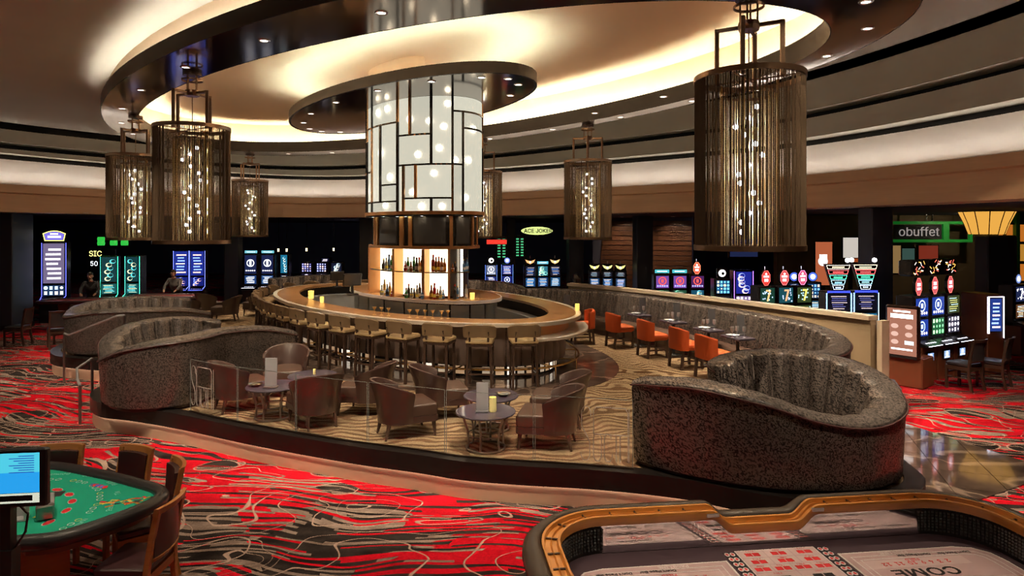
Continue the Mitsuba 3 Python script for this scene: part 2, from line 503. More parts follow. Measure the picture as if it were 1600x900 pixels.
bar_floor = struct('floor_2', prism(apron, ZP, ZP + 0.006), 'marble', 'polished dark stone border around the foot of the oval bar', 'stone floor')

# low outer zone: soffit, walls, dark ceiling
hp = sg.Polygon(hall)
struct('ceiling_1', prism(sg.box(-40, -9, 40, 48).difference(hp.buffer(0.9)), Z_LOW + 0.02, Z_LOW + 0.3), 'low_ceiling', 'low dark ceiling over the gaming floor outside the oval hall', 'ceiling')
soff = struct('trim_4', solid_strip(hall, [(0.0, Z_LOW), (0.05, Z_LOW + 0.55), (-0.03, Z_LOW + 0.58), (0.0, Z_LOW + 0.82), (1.0, Z_LOW + 0.82), (1.0, Z_LOW)]), 'soffit_wood',
              'copper brown wood soffit that circles the hall under the white cove', 'soffit')
struct('wall_white', solid_strip(hall, [(0.42, 4.35), (0.42, 5.30), (0.9, 5.30), (0.9, 4.35)]), 'plaster_white', 'curved white cove band lit from the ledge below', 'wall')
struct('wall_reveal', solid_strip(hall, [(0.62, 5.2), (0.62, 7.0), (1.4, 7.0), (1.4, 5.2)]), 'void_black', 'black recess behind the curved ceiling steps', 'wall')
def tilt(m, k, x0=-15.0):
    m.vertices[:, 2] += (m.vertices[:, 0] - x0) * k
    return m


for i, (z0, z1, o, k) in enumerate([(5.45, 5.58, 0.04, 0.0155), (5.75, 6.13, -0.10, 0.031)]):
    m = solid_strip(hall, [(o, z0), (o, z1), (o + 0.55, z1), (o + 0.55, z0)])
    up = m.vertices[:, 2] > (z0 + z1) / 2
    lo_k = [0.0, 0.0155][i]
    m.vertices[:, 2] += (m.vertices[:, 0] + 15) * np.where(up, k, lo_k)
    struct('wall_step_%d' % (i + 1), m, 'plaster_taupe',
           ['lower taupe plaster step of the curved wall above the white band', 'upper taupe plaster step of the curved wall under the ceiling'][i], 'wall')
ring_mid = ring_in(0.6)
struct('ceiling', tilt(prism(hp.buffer(-0.2).difference(sg.Polygon(ring_mid)), 6.32, 6.52), 0.031), 'plaster_taupe', 'wide taupe plaster ceiling around the oval ring', 'ceiling')
struct('ceiling_2', prism(sg.Polygon(ring_mid).buffer(0.1), Z_TOP, Z_TOP + 0.3), 'plaster_cream', 'glowing cream oval ceiling above the bar', 'ceiling')
struct('trim_5', hoop((ring_in(0.5), Z_RING + 0.2), (ring_in(0.5), Z_TOP + 0.3), (ring_in(0.6), Z_TOP + 0.3), (ring_in(0.6), Z_RING + 0.2)), 'plaster_cream', 'cream upright inside the oval ceiling ring', 'trim')
struct('trim_6', hoop((ring_in(0), Z_RING), (ring_in(0), Z_RING + 0.33), (ring_in(0.05), Z_RING + 0.33), (ring_in(0.05), Z_RING + 0.1), (ring_out(-0.06), Z_RING + 0.1),
                      (ring_out(-0.06), Z_RING + 0.25), (ring_out(0), Z_RING + 0.25), (ring_out(0), Z_RING)),
       'lacquer', 'glossy dark lacquer ring of the oval ceiling with downlights', 'ceiling ring')
struct('trim_9', hoop((ring_in(-0.012), Z_RING - 0.002), (ring_in(-0.012), Z_RING + 0.335), (ring_in(-0.002), Z_RING + 0.335), (ring_in(-0.002), Z_RING - 0.002)), 'lip_bronze', 'dark bronze lip round the inner edge of the oval ring', 'ceiling ring')
struct('trim_10', hoop((ring_out(0.002), Z_RING - 0.002), (ring_out(0.002), Z_RING + 0.255), (ring_out(0.014), Z_RING + 0.255), (ring_out(0.014), Z_RING - 0.002)), 'lacquer_black', 'black fascia round the outer edge of the oval ring', 'ceiling ring')
scene['lip_bronze'] = pr((0.016, 0.012, 0.010), 0.4, 0.0, specular=0.35)
struct('trim_7', solid_strip(disc_o(0.0), [(0.0, Z_RING - 0.0), (0.0, Z_RING + 0.2), (-0.05, Z_RING + 0.2), (-0.05, Z_RING)]), 'lip_bronze', 'dark bronze rim of the oval disc above the bar column', 'ceiling disc')
disc_key = struct('ceiling_3', prism(sg.Polygon(disc_o(-0.05)), Z_RING + 0.005, Z_RING + 0.07), 'lacquer', 'glossy dark oval disc hanging over the bar', 'ceiling disc')
hub = sg.Polygon(oval(-2.63, 14.43, 1.1, 0.35, 130.3))
struct('trim_8', prism(hub, Z_RING + 0.07, Z_TOP + 0.1), 'plaster_cream', 'cream hub that carries the oval disc', 'trim')
# cove lamps: LED strips that lie on the ring, on the disc and on the soffit ledge
for nm, pts, pr_, c, k, lab in [
    ('inner', ring_in(0.24), [(-0.06, Z_RING + 0.15), (0.06, Z_RING + 0.15)], COOL * [1, .97, .9], COVE_IN, 'warm cove light strip lying on the inner lip of the oval ring'),
    ('outer', ring_out(-0.17), [(-0.05, Z_RING + 0.14), (0.05, Z_RING + 0.14)], COOL, COVE_OUT, 'warm cove light strip lying on the outer lip of the oval ring'),
    ('disc', disc_o(-0.2), [(-0.05, Z_RING + 0.10), (0.05, Z_RING + 0.10)], COOL * [1, .97, .9], COVE_DISC, 'warm cove light strip lying on top of the oval disc'),
    ('soffit', hall[::2], [(0.05, Z_LOW + 0.84), (0.13, Z_LOW + 0.84)], COOL, COVE_SOFFIT, 'cove light strip on the ledge of the wood soffit')]:
    m = strip(pts, pr_)
    if m.face_normals[:, 2].mean() < 0:
        m.invert()
    single('cove_light_strip', m, 'frost', lab, 'cove light', emit=area(c * k, 6))
# outer walls of the gaming floor, beyond the hall
for nm, b, lab in [('back', sg.box(-40, 47, 40, 48), 'dark far wall of the gaming floor'), ('left', sg.box(-40.5, -9, -40, 48), 'dark left wall of the gaming floor'),
                   ('right', sg.box(40, -9, 40.5, 48), 'dark right wall of the gaming floor'), ('behind', sg.box(-40, -9.5, 40, -9), 'dark wall behind the viewer')]:
    struct('wall_' + nm, prism(b, 0, 7.2), 'wall_dark', lab, 'wall')

# downlights in the ring and the disc
CHANDELIERS = [(2.72, 7.35), (-5.47, 10.95), (-8.88, 15.1), (-9.25, 22.6), (1.93, 16.3), (-0.9, 19.2)]
dl = Proto()
dl.add('trim_ring', lathe([(0.045, -0.002), (0.075, -0.012), (0.085, 0.0)], 20), 'chrome')
ang = np.arange(16) * np.pi / 8
dl.add('lens', M(np.vstack([np.c_[.052 * np.cos(ang), .052 * np.sin(ang), np.full(16, -.0075)], [[0, 0, -.0075]]]), [[16, (k + 1) % 16, k] for k in range(16)]), 'frost', emit=area((9, 7.6, 5.8), 0))
rm = (ring_in(0.0, 26) + ring_out(0.0, 26)) / 2
def side_order(pts):
    """For each point round an oval: the half it lies on, seen from the viewer, and its rank from the left there."""
    c = pts.mean(0)
    b = pts[:, 0] / pts[:, 1]
    lo, hi = pts[np.argmin(b)], pts[np.argmax(b)]
    near = [(hi[0] - lo[0]) * (p[1] - lo[1]) - (hi[1] - lo[1]) * (p[0] - lo[0]) <= 0 for p in pts]
    return [('near' if near[i] else 'far', ORD[sum(1 for j in range(len(pts)) if near[j] == near[i] and b[j] < b[i])]) for i in range(len(pts))]


for i, ((x, y), (sd, od)) in enumerate(zip(rm, side_order(rm))):
    if min(math.hypot(x - cx, y - cy) for cx, cy in CHANDELIERS) < .3:
        continue
    place(dl, 'downlight', 'small round downlight, %s from the left on the %s side of the dark oval ring' % (od, sd), 'downlight', (x, y, Z_RING - 0.004), group='downlights in the oval ring')
    if i % 2 == 0:
        spot(x, y, Z_RING - 0.05, SPOT)
dm = disc_o(-0.35, 16)
for i, ((x, y), (sd, od)) in enumerate(zip(dm, side_order(dm))):
    if sg.Polygon(col_o(0.15)).contains(sg.Point(x, y)):
        continue
    place(dl, 'downlight', 'small round downlight, %s from the left on the %s side of the oval disc' % (od, sd), 'downlight', (x, y, Z_RING + 0.001), group='downlights in the oval disc')
    if i % 4 == 0:
        spot(x, y, Z_RING - 0.04, SPOT * 1.1)
# ceiling downlights over the red carpet in front of the lounge; some are gimbals turned towards the booths and chairs
for i, (x, y, aim) in enumerate([(-7, 5.2, None), (-4.2, 4.6, None), (-1.4, 4.2, None), (1.6, 3.6, None), (7.4, 8.6, None), (-9.5, 8.0, None), (-11.5, 11.5, None),
                                 (3.4, 4.4, (3.6, 8.0, 1.0)), (-5.4, 6.4, (-5.5, 10.6, 1.0)), (-1.6, 5.4, (-1.6, 8.9, .8)), (-3.4, 6.0, (-3.5, 9.6, .8)), (.6, 5.0, (.3, 8.4, .8)), (-8.6, 9.8, (-9.4, 14.6, 1.0)), (6.6, 8.2, (8.2, 11.6, .3))]):
    zc = 6.317 + (x + 15) * 0.031
    place(dl, 'downlight', ('round taupe ceiling downlight over the ' + ['carpet far left of the card table', 'card table', 'carpet between the tables', 'craps table', 'marble walkway', 'carpet left of the lounge', 'second left booth', 'front right booth', 'front left booth', 'pair of chairs facing right', 'two left cocktail tables', 'front cocktail table', 'handrails', 'front slot bank'][i]), 'downlight', (x, y, zc), group='downlights in the taupe ceiling')
    spot(x, y, zc - 0.07, SPOT * ((0.8 if i < 4 else 1.0) if aim is None else 3.6 if i in (7, 8, 12) else 2.6), cutoff=(22 if i == 3 else 34) if aim is None else 24, beam=12 if aim is None else 9, aim=aim)
for i, (x, y, aim) in enumerate([(3.95, 11.0, (5.2, 11.6, 1.1)), (3.05, 12.9, (4.9, 13.2, 1.1)), (1.9, 14.7, (3.9, 15.4, 1.1)), (-1.6, 18.9, (-.7, 20.7, 1.2))]):
    place(dl, 'downlight', 'gimbal downlight in the dark ring turned to the %s' % ['nearest part of the long banquette', 'middle part of the long banquette', 'farthest part of the long banquette', 'banquette behind the column'][i], 'downlight', (x, y, Z_RING - 0.004), group='gimbal downlights over the banquette')
    spot(x, y, Z_RING - 0.07, SPOT * 2.2, cutoff=30, beam=14, aim=aim)

# ================================================================== THE BAR
scene['frosted_panel'] = {'type': 'roughdielectric', 'distribution': 'ggx', 'alpha': 0.55, 'int_ior': 1.45}
scene['lightbox'] = pr((0.85, 0.80, 0.70), 0.5)


def ov_at(u, fn, near=True, n=2880):
    """Index on the finely sampled oval fn(n) of the nearer point on the sight line with bearing u."""
    p = fn(n)
    b = p[:, 0] / p[:, 1] - (u - 800.0) / 1000.0
    k = np.nonzero(np.diff(np.sign(np.r_[b, b[:1]])) != 0)[0]
    if len(k) == 0:
        return int(np.argmin(np.abs(b)))
    return int(k[np.argmin(p[k, 1])] if near else k[np.argmax(p[k, 1])])


def arc(fn, i0, i1, step=None, n=2880):
    """Points of the oval from sample i0 to i1, going counter-clockwise."""
    p = fn(n)
    span = (i1 - i0) % n
    m = max(2, int(math.ceil(span / float(step or 24))) + 1)
    return p[np.round(np.linspace(i0, i0 + span, m)).astype(int) % n]


def shell(pts, prof):
    return solid_strip(pts, prof, closed=False)


col = Proto()
cfn = lambda off: (lambda n: col_o(off, n))
CX_ = [565, 575, 582, 595, 622, 631, 641, 650, 674, 707, 723, 757]
cidx = {u: ov_at(u, cfn(0.0)) for u in CX_}
cidx[565] = ov_at(567.5, cfn(0.0)); cidx[757] = ov_at(754, cfn(0.0))
PAN = [(565, 575, 3.53, 4.42), (565, 575, 4.42, 4.76), (565, 575, 4.76, 5.12), (565, 575, 5.12, 5.85), (575, 582, 3.53, 3.75), (575, 582, 3.75, 4.42), (575, 582, 4.42, 5.38),
       (575, 582, 5.38, 5.85), (582, 595, 3.75, 5.38), (595, 622, 3.75, 4.10), (595, 622, 4.10, 5.38), (582, 622, 3.53, 3.75), (582, 622, 5.38, 5.85), (622, 641, 5.09, 5.85),
       (641, 674, 5.09, 5.85), (622, 674, 4.48, 5.09), (622, 631, 3.53, 4.48), (631, 650, 3.80, 4.48), (650, 707, 3.80, 4.48), (631, 674, 3.53, 3.80), (674, 707, 3.53, 3.80),
       (674, 707, 4.48, 5.85), (707, 723, 3.53, 4.48), (707, 723, 4.48, 5.55), (707, 757, 5.55, 5.85), (723, 757, 5.22, 5.55), (723, 757, 3.53, 5.22)]
pan = [(cidx[a], cidx[b], z0, z1) for a, b, z0, z1 in PAN]
back0, back1 = cidx[757], cidx[565]
span = (back1 - back0) % 2880
cuts = [back0 + int(span * f) for f in (0, .12, .2, .34, .46, .55, .7, .8, .92, 1)]
for i, (a, b) in enumerate(zip(cuts[:-1], cuts[1:])):
    zs = [3.53] + sorted([4.0 + 0.37 * (i % 3), 4.9 + 0.2 * ((i * 2) % 3)]) + [5.85]
    pan += [(a, b, z0, z1) for z0, z1 in zip(zs[:-1], zs[1:])]
for k, (a, b, z0, z1) in enumerate(pan):
    pts = arc(cfn(0.0), a, b, 30)
    tone = 0.62 * (0.86 + 0.28 * ((k * 37) % 11) / 10)
    m = strip(pts, [(0.0, z0), (0.0, z1)], closed=False)
    c = (m.face_normals[:, :2] * (m.triangles_center[:, :2] - np.array([-2.0, 14.3]))).sum()
    if c < 0:
        m.invert()
    col.add('glass_panel', m, 'frosted_panel', emit=area(np.array([1.0, 0.97, 0.78]) * tone, 0.1), smooth=True)
    for uu in (a, b):
        q = arc(cfn(0.012), uu - 9, uu + 9, 6)
        if (k % 1 == 0):
            col.add('mullion', shell(q, [(-0.02, z0), (0.014, z0), (0.014, z1), (-0.02, z1)]), 'copper' if (k * 7 + uu) % 5 == 0 else 'lacquer_black')
    for zz in (z0, z1):
        if 3.6 < zz < 5.8:
            col.add('mullion', shell(arc(cfn(0.010), a, b, 40), [(-0.02, zz - 0.017), (0.012, zz - 0.017), (0.012, zz + 0.017), (-0.02, zz + 0.017)]), 'copper' if (k * 5) % 7 == 0 else 'lacquer_black')
col.add('core', hoop((col_o(-0.35), 3.5), (col_o(-0.35), 5.88), (col_o(-0.40), 5.88), (col_o(-0.40), 3.5)), 'bronze_dark')
for u, v in [(586, 178), (600, 171), (636, 186), (668, 188), (693, 196), (685, 230), (649, 241), (604, 277), (713, 249), (737, 249), (676, 270), (732, 308), (597, 321), (590, 240), (655, 322), (690, 322), (640, 300), (700, 160), (745, 200), (570, 300)]:
    p = col_o(-0.11, 2880)[ov_at(u, cfn(0.0))]
    z = EYE + (360 - v) * np.hypot(*p) / 1000 * 0.985
    col.add('bulb', sphere(0.055, p[0], p[1], z, 1), 'frost', emit=area((14, 12.5, 9.0), 0.0))
for z0, z1, o0, o1, mt in [(3.47, 3.54, -0.10, 0.05, 'copper'), (3.44, 3.47, -0.10, 0.02, 'lacquer_black'), (2.77, 2.83, -0.26, -0.04, 'copper')]:
    col.add('band', hoop((col_o(o1), z0), (col_o(o1), z1), (col_o(o0), z1), (col_o(o0), z0)), mt)
col.add('screen_band', hoop((col_o(-0.12), 2.80), (col_o(-0.12), 3.46), (col_o(-0.2), 3.46), (col_o(-0.2), 2.80)), 'lacquer_black')
for u in (586, 590, 628, 642, 705, 738, 745):
    i = ov_at(u, cfn(-0.11))
    col.add('post', shell(arc(cfn(-0.12), i - 16, i + 16, 8), [(0, 2.83), (0.035, 2.83), (0.035, 3.45), (0, 3.45)]), 'copper')
for u in (584, 600, 622, 635, 660, 700, 722, 742):
    p = col_o(-0.02, 2880)[ov_at(u, cfn(-0.04))]
    k8 = np.arange(8) * np.pi / 4
    col.add('canopy_light', M(np.vstack([np.c_[p[0] + .03 * np.cos(k8), p[1] + .03 * np.sin(k8), np.full(8, 3.435)], [[p[0], p[1], 3.435]]]), [[8, (k + 1) % 8, k] for k in range(8)]), 'frost', emit=area((60, 44, 26), 1.2))
place(col, 'bar_column', 'oval bar column of lit frosted glass panes in black frames with copper bands', 'column', kind='thing')
# lit bottle display below the screens
col = Proto()
sh_cuts = [ov_at(u, cfn(-0.23)) for u in (581, 591, 626, 668, 701)]
for a, b in zip(sh_cuts[:-1], sh_cuts[1:]):
    col.add('lightbox', shell(arc(cfn(-0.285), a + 8, b - 8, 30), [(0.0, 1.80), (0.015, 1.80), (0.015, 2.765), (0.0, 2.765)]), 'lightbox', emit=area(np.array([1.0, 0.86, 0.62]) * 1.9, 0.4))
for u in (579, 591, 626, 668, 701):
    i = ov_at(u, cfn(-0.23)) if u > 580 else ov_at(581, cfn(-0.23)) - 30
    col.add('post', shell(arc(cfn(-0.27), i - 10, i + 10, 10), [(0, 1.762), (0.24, 1.762), (0.24, 2.766), (0, 2.766)]), 'copper')
col.add('mirror_panel', shell(arc(cfn(-0.23), ov_at(702, cfn(-0.23)), ov_at(717, cfn(-0.23)), 20), [(0, 1.8), (0.02, 1.8), (0.02, 2.77), (0, 2.77)]), 'pewter')
col.add('light_column', shell(arc(cfn(-0.15), ov_at(719, cfn(-0.15)), ov_at(722.5, cfn(-0.15)), 12), [(0, 1.8), (0.03, 1.8), (0.03, 2.77), (0, 2.77)]), 'lightbox', emit=area((1.9, 1.7, 1.3), 0))
col.add('core_wall', hoop((col_o(-0.29), 1.762), (col_o(-0.29), 2.766), (col_o(-0.35), 2.766), (col_o(-0.35), 1.762)), 'bronze_dark')
si0, si1 = ov_at(577, cfn(-0.05)), ov_at(734, cfn(-0.05))
col.add('shelf', shell(arc(cfn(-0.27), si0, si1, 30), [(0, 2.285), (0.22, 2.285), (0.22, 2.305), (0, 2.305)]), 'brass')
place(col, 'bottle_display', 'lit bottle display with copper posts and a shelf under the bar column', 'shelf')
# televisions set in the band
for (u0, u1, lab) in [(594, 622, 'narrow dark television left of the copper post on the bar column'), (646, 698, 'wide dark television facing the front of the bar column'), (712, 733, 'dark television at the right turn of the bar column')]:
    tvp = Proto()
    a, b = ov_at(u0, cfn(-0.1)), ov_at(u1, cfn(-0.1))
    tvp.add('case', shell(arc(cfn(-0.11), a, b, 20), [(0.0, 2.86), (0.03, 2.86), (0.03, 3.43), (0.0, 3.43)]), 'black_plastic')
    tvp.add('screen', shell(arc(cfn(-0.075), a + 10, b - 10, 20), [(-0.004, 2.885), (0.0, 2.885), (0.0, 3.405), (-0.004, 3.405)]), 'tv_glass')
    place(tvp, 'television', lab, 'television')
scene['tv_glass'] = pr((0.045, 0.047, 0.052), 0.22, 0.0, specular=0.6)

# island under the column
isl = lambda off=0.0, n=96: oval(-2.1, 14.7, 2.5, 1.22, 130.0, n, off)
ip = Proto()
ip.add('counter', hoop((isl(0), 1.70), (isl(0), 1.755), (isl(-1.1), 1.755), (isl(-1.1), 1.70)), 'bar_wood')
ip.add('counter_edge', hoop((isl(0.03), 1.69), (isl(0.03), 1.757), (isl(0.0), 1.757), (isl(0.0), 1.69)), 'print_white')
ifn = lambda off: (lambda n: isl(off, n))
ip.add('carcass', hoop((isl(-0.10), ZP + 0.02), (isl(-0.10), 1.70), (isl(-0.2), 1.70), (isl(-0.2), ZP + 0.02)), 'black_matte')
for k in range(22):
    a, b = k * 2880 // 22 + 6, (k + 1) * 2880 // 22 - 6
    d = ip.add('cabinet_door', shell(arc(ifn(-0.10), a, b, 30), [(0, 0.55), (0.025, 0.55), (0.025, 1.66), (0, 1.66)]), 'steel')
place(ip, 'back_bar_island', 'oval back bar with wood top and brushed steel cabinet doors below the column', 'counter')

# bar counter
bfn = lambda off: (lambda n: bar_o(off, n))
bp = Proto()
scene['bar_leather'] = pr((0.16, 0.115, 0.10), 0.36, 0.2, specular=0.6)
scene['tan_dark'] = pr((0.15, 0.098, 0.055), 0.40, 0.0, specular=0.5)
bp.add('counter_top', hoop((bar_o(-0.10), 1.43), (bar_o(-0.10), 1.485), (bar_o(-0.66), 1.485), (bar_o(-0.66), 1.43)), 'bar_wood')
bp.add('counter_edge', hoop((bar_o(0.0), 1.42), (bar_o(0.0), 1.487), (bar_o(-0.10), 1.487), (bar_o(-0.10), 1.42)), 'stone_cream')
bp.add('front_wall', hoop((bar_o(-0.36), 0.70), (bar_o(-0.36), 1.43), (bar_o(-0.46), 1.43), (bar_o(-0.46), 0.70)), 'black_matte')
bp.add('service_shelf', hoop((bar_o(-0.62), 1.18), (bar_o(-0.62), 1.21), (bar_o(-0.86), 1.21), (bar_o(-0.86), 1.18)), 'steel')
bp.add('service_wall', hoop((bar_o(-0.80), ZP + 0.02), (bar_o(-0.80), 1.18), (bar_o(-0.84), 1.18), (bar_o(-0.84), ZP + 0.02)), 'steel')
NB = 54
for k in range(NB):
    a, b = k * 2880 // NB, (k + 1) * 2880 // NB
    p = arc(bfn(-0.35), a + 2, b - 2, 6)
    n = len(p)
    bul = 0.035 * np.sin(np.linspace(0, np.pi, n)) ** 0.6
    d = np.gradient(p, axis=0); d /= np.linalg.norm(d, axis=1, keepdims=True)
    p = p + np.stack([d[:, 1], -d[:, 0]], 1) * bul[:, None]
    bp.add('front_panel', shell(p, [(-0.03, 0.66), (0.0, 0.67), (0.012, 0.76), (0.012, 1.3), (0.0, 1.42), (-0.03, 1.43)]), 'bar_leather', smooth=40)
bp.add('kick', hoop((bar_o(-0.50), ZP + 0.006), (bar_o(-0.50), 0.70), (bar_o(-0.6), 0.70), (bar_o(-0.6), ZP + 0.006)), 'black_matte')
for k in range(72):
    a, b = k * 40 + 5, (k + 1) * 40 - 5
    if k % 6 == 5:
        continue
    m = strip(arc(bfn(-0.49), a, b, 15), [(0.0, ZP + 0.05), (0.0, 0.62)], closed=False)
    if (m.face_normals[:, :2] * (m.triangles_center[:, :2] - np.array([-2.6, 15.8]))).sum() < 0:
        m.invert()
    c = [(1.0, 0.78, 0.55), (1.0, 0.60, 0.32), (1.0, 0.86, 0.70)][k % 3]
    bp.add('kick_light', m, 'lightbox', emit=area(np.array(c) * (1.1 if k % 3 == 2 else 0.35), 0.02))
i0, i1 = ov_at(836, bfn(0.05)), ov_at(905, bfn(0.05), False)
bp.add('low_counter', shell(arc(bfn(-0.42), i0, i1, 20), [(0, 1.17), (0.56, 1.17), (0.56, 1.215), (0, 1.215)]), 'stone_cream')
bp.add('copper_panel', shell(arc(bfn(-0.32), i0 + 20, i1, 20), [(0, 1.215), (0.07, 1.215), (0.07, 1.42), (0, 1.42)]), 'copper', label='polished copper panel at the right end')
bp.add('foot_rail', tube(np.c_[bar_o(-0.05, 80), np.full(80, 0.66)], 0.020, 6, True), 'brass')
for k in range(20):
    p = bar_o(-0.05, 20)[k]; q = bar_o(-0.5, 20)[k]
    bp.add('foot_rail_bracket', cat(bar([p[0], p[1], ZP + 0.006], [p[0], p[1], 0.66], 0.02), bar([p[0], p[1], 0.64], [q[0], q[1], 0.64], 0.02)), 'brass')
scene['stone_cream'] = pr((0.72, 0.65, 0.57), 0.25, specular=0.6)
place(bp, 'oval_bar', 'large oval bar with wood counter, pale stone edge and dark quilted front', 'bar')

# bottles: a few profiles, every bottle its own object
glassy = {'amber': ((0.22, 0.07, 0.012), 0.12), 'green': ((0.02, 0.16, 0.03), 0.12), 'clear': ((0.42, 0.45, 0.46), 0.1), 'dark': ((0.02, 0.014, 0.012), 0.15), 'red': ((0.35, 0.02, 0.015), 0.12), 'blue': ((0.05, 0.14, 0.30), 0.12), 'gold': ((0.45, 0.26, 0.06), 0.15)}
for k, (c, r) in glassy.items():
    scene['bottle_' + k] = pr(c, r, 0.0, specular=0.8)
BP = []
for kind, prof in enumerate([[(0.0001, 0), (0.036, 0.0), (0.038, 0.02), (0.038, 0.17), (0.030, 0.20), (0.014, 0.225), (0.013, 0.30), (0.0001, 0.30)],
                             [(0.0001, 0), (0.040, 0.0), (0.043, 0.02), (0.040, 0.13), (0.016, 0.19), (0.013, 0.275), (0.0001, 0.275)],
                             [(0.0001, 0), (0.038, 0.0), (0.044, 0.05), (0.040, 0.10), (0.018, 0.14), (0.015, 0.22), (0.0001, 0.22)],
                             [(0.0001, 0), (0.030, 0.0), (0.034, 0.02), (0.034, 0.22), (0.015, 0.25), (0.014, 0.33), (0.0001, 0.33)]]):
    for ci, cname in enumerate(glassy):
        pb = Proto()
        zc = prof[-1][1]
        pb.add('glass', lathe(prof, 10), 'bottle_' + cname, smooth=50)
        pb.add('cap', lathe([(0.0001, zc - 0.03), (0.0165, zc - 0.03), (0.0165, zc + 0.008), (0.0001, zc + 0.008)], 8), ['black_plastic', 'brass', 'chrome', 'print_red'][(kind + ci) % 4])
        pb.add('label', lathe([(prof[2][0] + 0.0012, prof[2][1] + 0.02), (prof[3][0] + 0.0012, min(prof[3][1], prof[2][1] + 0.09))], 10), ['print_white', 'paper', 'print_yellow', 'print_black'][(kind * 2 + ci) % 4])
        BP.append((cname, pb))
bc = {'amber': 'amber', 'green': 'green', 'clear': 'clear', 'dark': 'dark', 'red': 'red', 'blue': 'blue', 'gold': 'golden'}
for row, z, off in (('upper shelf', 2.305, -0.13), ('counter below the shelf', 1.757, -0.09)):
    u, nb_ = 583.0, {}
    while u < 730:
        if min(abs(u - q) for q in (579, 591, 626, 668, 701)) > 5.2 and not (716 < u < 725):
            cn, pb = BP[RNG.randrange(len(BP))]
            o2 = off + (0.04 if len(scene) // 3 % 2 else -0.06) + RNG.uniform(-0.008, 0.008)
            p = col_o(o2, 2880)[ov_at(u, cfn(o2))]
            bay = 'first' if u < 591 else 'second' if u < 626 else 'third' if u < 668 else 'fourth' if u < 701 else 'last'
            nb_[bay] = nb_.get(bay, -1) + 1
            place(pb, 'bottle', '%s glass bottle on the %s, %s in the %s lit bay' % (bc[cn], row, ORD[nb_[bay]], bay), 'bottle', (p[0], p[1], z + .003), RNG.uniform(0, 6), 'bottles on the %s' % row, scale=RNG.uniform(0.82, 1.02))
        u += RNG.uniform(3.9, 4.8)

# bar stools
st = Proto()
st.add('seat', cat(box(0.44, 0.42, 0.075, 0, 0.0, 0.755, 0.02)), 'tan_leather', smooth=40)
st.add('seat_frame', box(0.42, 0.40, 0.035, 0, 0, 0.70), 'dark_wood')
tt = np.linspace(math.radians(-152), math.radians(-28), 15)
rings = []
for a in tt:
    w = abs((a + math.pi / 2) / math.radians(62))
    x, y, nx, ny = 0.275 * math.cos(a) * 1.0, 0.285 * math.sin(a) + 0.03, math.cos(a), math.sin(a)
    zb, zt = 0.848 - 0.03 * w, 1.055 - 0.06 * w ** 3
    rings.append([(x - 0.025 * nx, y - 0.025 * ny, zb), (x + 0.025 * nx, y + 0.025 * ny, zb), (x + 0.032 * nx, y + 0.032 * ny, (zb + zt) / 2), (x + 0.035 * nx, y + 0.035 * ny, zt - 0.02),
                  (x + 0.01 * nx, y + 0.01 * ny, zt), (x - 0.02 * nx, y - 0.02 * ny, zt - 0.02), (x - 0.025 * nx, y - 0.025 * ny, (zb + zt) / 2)])
R = np.array(rings)
bk = grid(R, cv=True)
k = np.arange(5) + 1
bk = fix(M(bk.vertices, np.vstack([bk.faces, np.stack([k * 0, k, k + 1], 1), np.stack([k * 0 + 98, k + 99, k + 98], 1)])))
st.add('backrest', bk, 'tan_dark', smooth=50)
for sx in (-1, 1):
    st.add('leg', bar([sx * 0.19, 0.17, 0], [sx * 0.185, 0.165, 0.70], 0.036), 'dark_wood')
    st.add('leg', bar([sx * 0.20, -0.20, 0], [sx * 0.185, -0.17, 0.70], 0.038), 'dark_wood')
    st.add('back_post', bar([sx * 0.15, -0.18, 0.70], [sx * 0.15, -0.235, 0.93], 0.03), 'dark_wood')
    st.add('stretcher', bar([sx * 0.195, 0.17, 0.24], [sx * 0.195, -0.19, 0.24], 0.022), 'dark_wood')
st.add('footrest', tube([(-0.19, 0.19, 0.26), (0.19, 0.19, 0.26)], 0.013, 6), 'chrome')
st.add('stretcher', bar([-0.195, -0.19, 0.24], [0.195, -0.19, 0.24], 0.022), 'dark_wood')
NST = 29
names = {}
for k in range(NST):
    i = (ov_at(821, bfn(0.22)) - k * 2880 * 0.73 / 26.0)
    # equal steps along the arc
    pts = bar_o(0.22, 2880)
    if k == 0:
        pos = ov_at(818, bfn(0.22))
    else:
        L = 0.0
        while L < 0.745:
            nxt = (pos - 1) % 2880
            L += float(np.hypot(*(pts[nxt] - pts[pos])))
            pos = nxt
    p = pts[pos]
    q = pts[(pos + 1) % 2880] - pts[(pos - 1) % 2880]
    n = np.array([q[1], -q[0]]) / np.hypot(*q)
    if p[1] > 18.0 and p[0] > -3.5:
        break
    rz = math.atan2(n[0], -n[1])       # the stool's +y looks to the bar
    ord_ = ['nearest the copper end of the bar', 'second from the copper end', 'third from the copper end', 'fourth from the copper end', 'fifth from the copper end', 'sixth from the copper end', 'seventh from the copper end',
            'eighth from the copper end', 'ninth from the copper end', 'tenth from the copper end', 'eleventh from the copper end', 'twelfth from the copper end'] + ['number %s from the copper end' % w for w in ('thirteen', 'fourteen', 'fifteen', 'sixteen', 'seventeen', 'eighteen', 'nineteen', 'twenty', 'twenty-one', 'twenty-two')]
    place(st, 'bar_stool', 'tan leather bar stool, ' + ord_[min(k, len(ord_) - 1)], 'bar stool', (p[0], p[1], ZP + 0.006), rz + RNG.uniform(-0.06, 0.06), 'bar stools around the oval bar', scale=1.07)
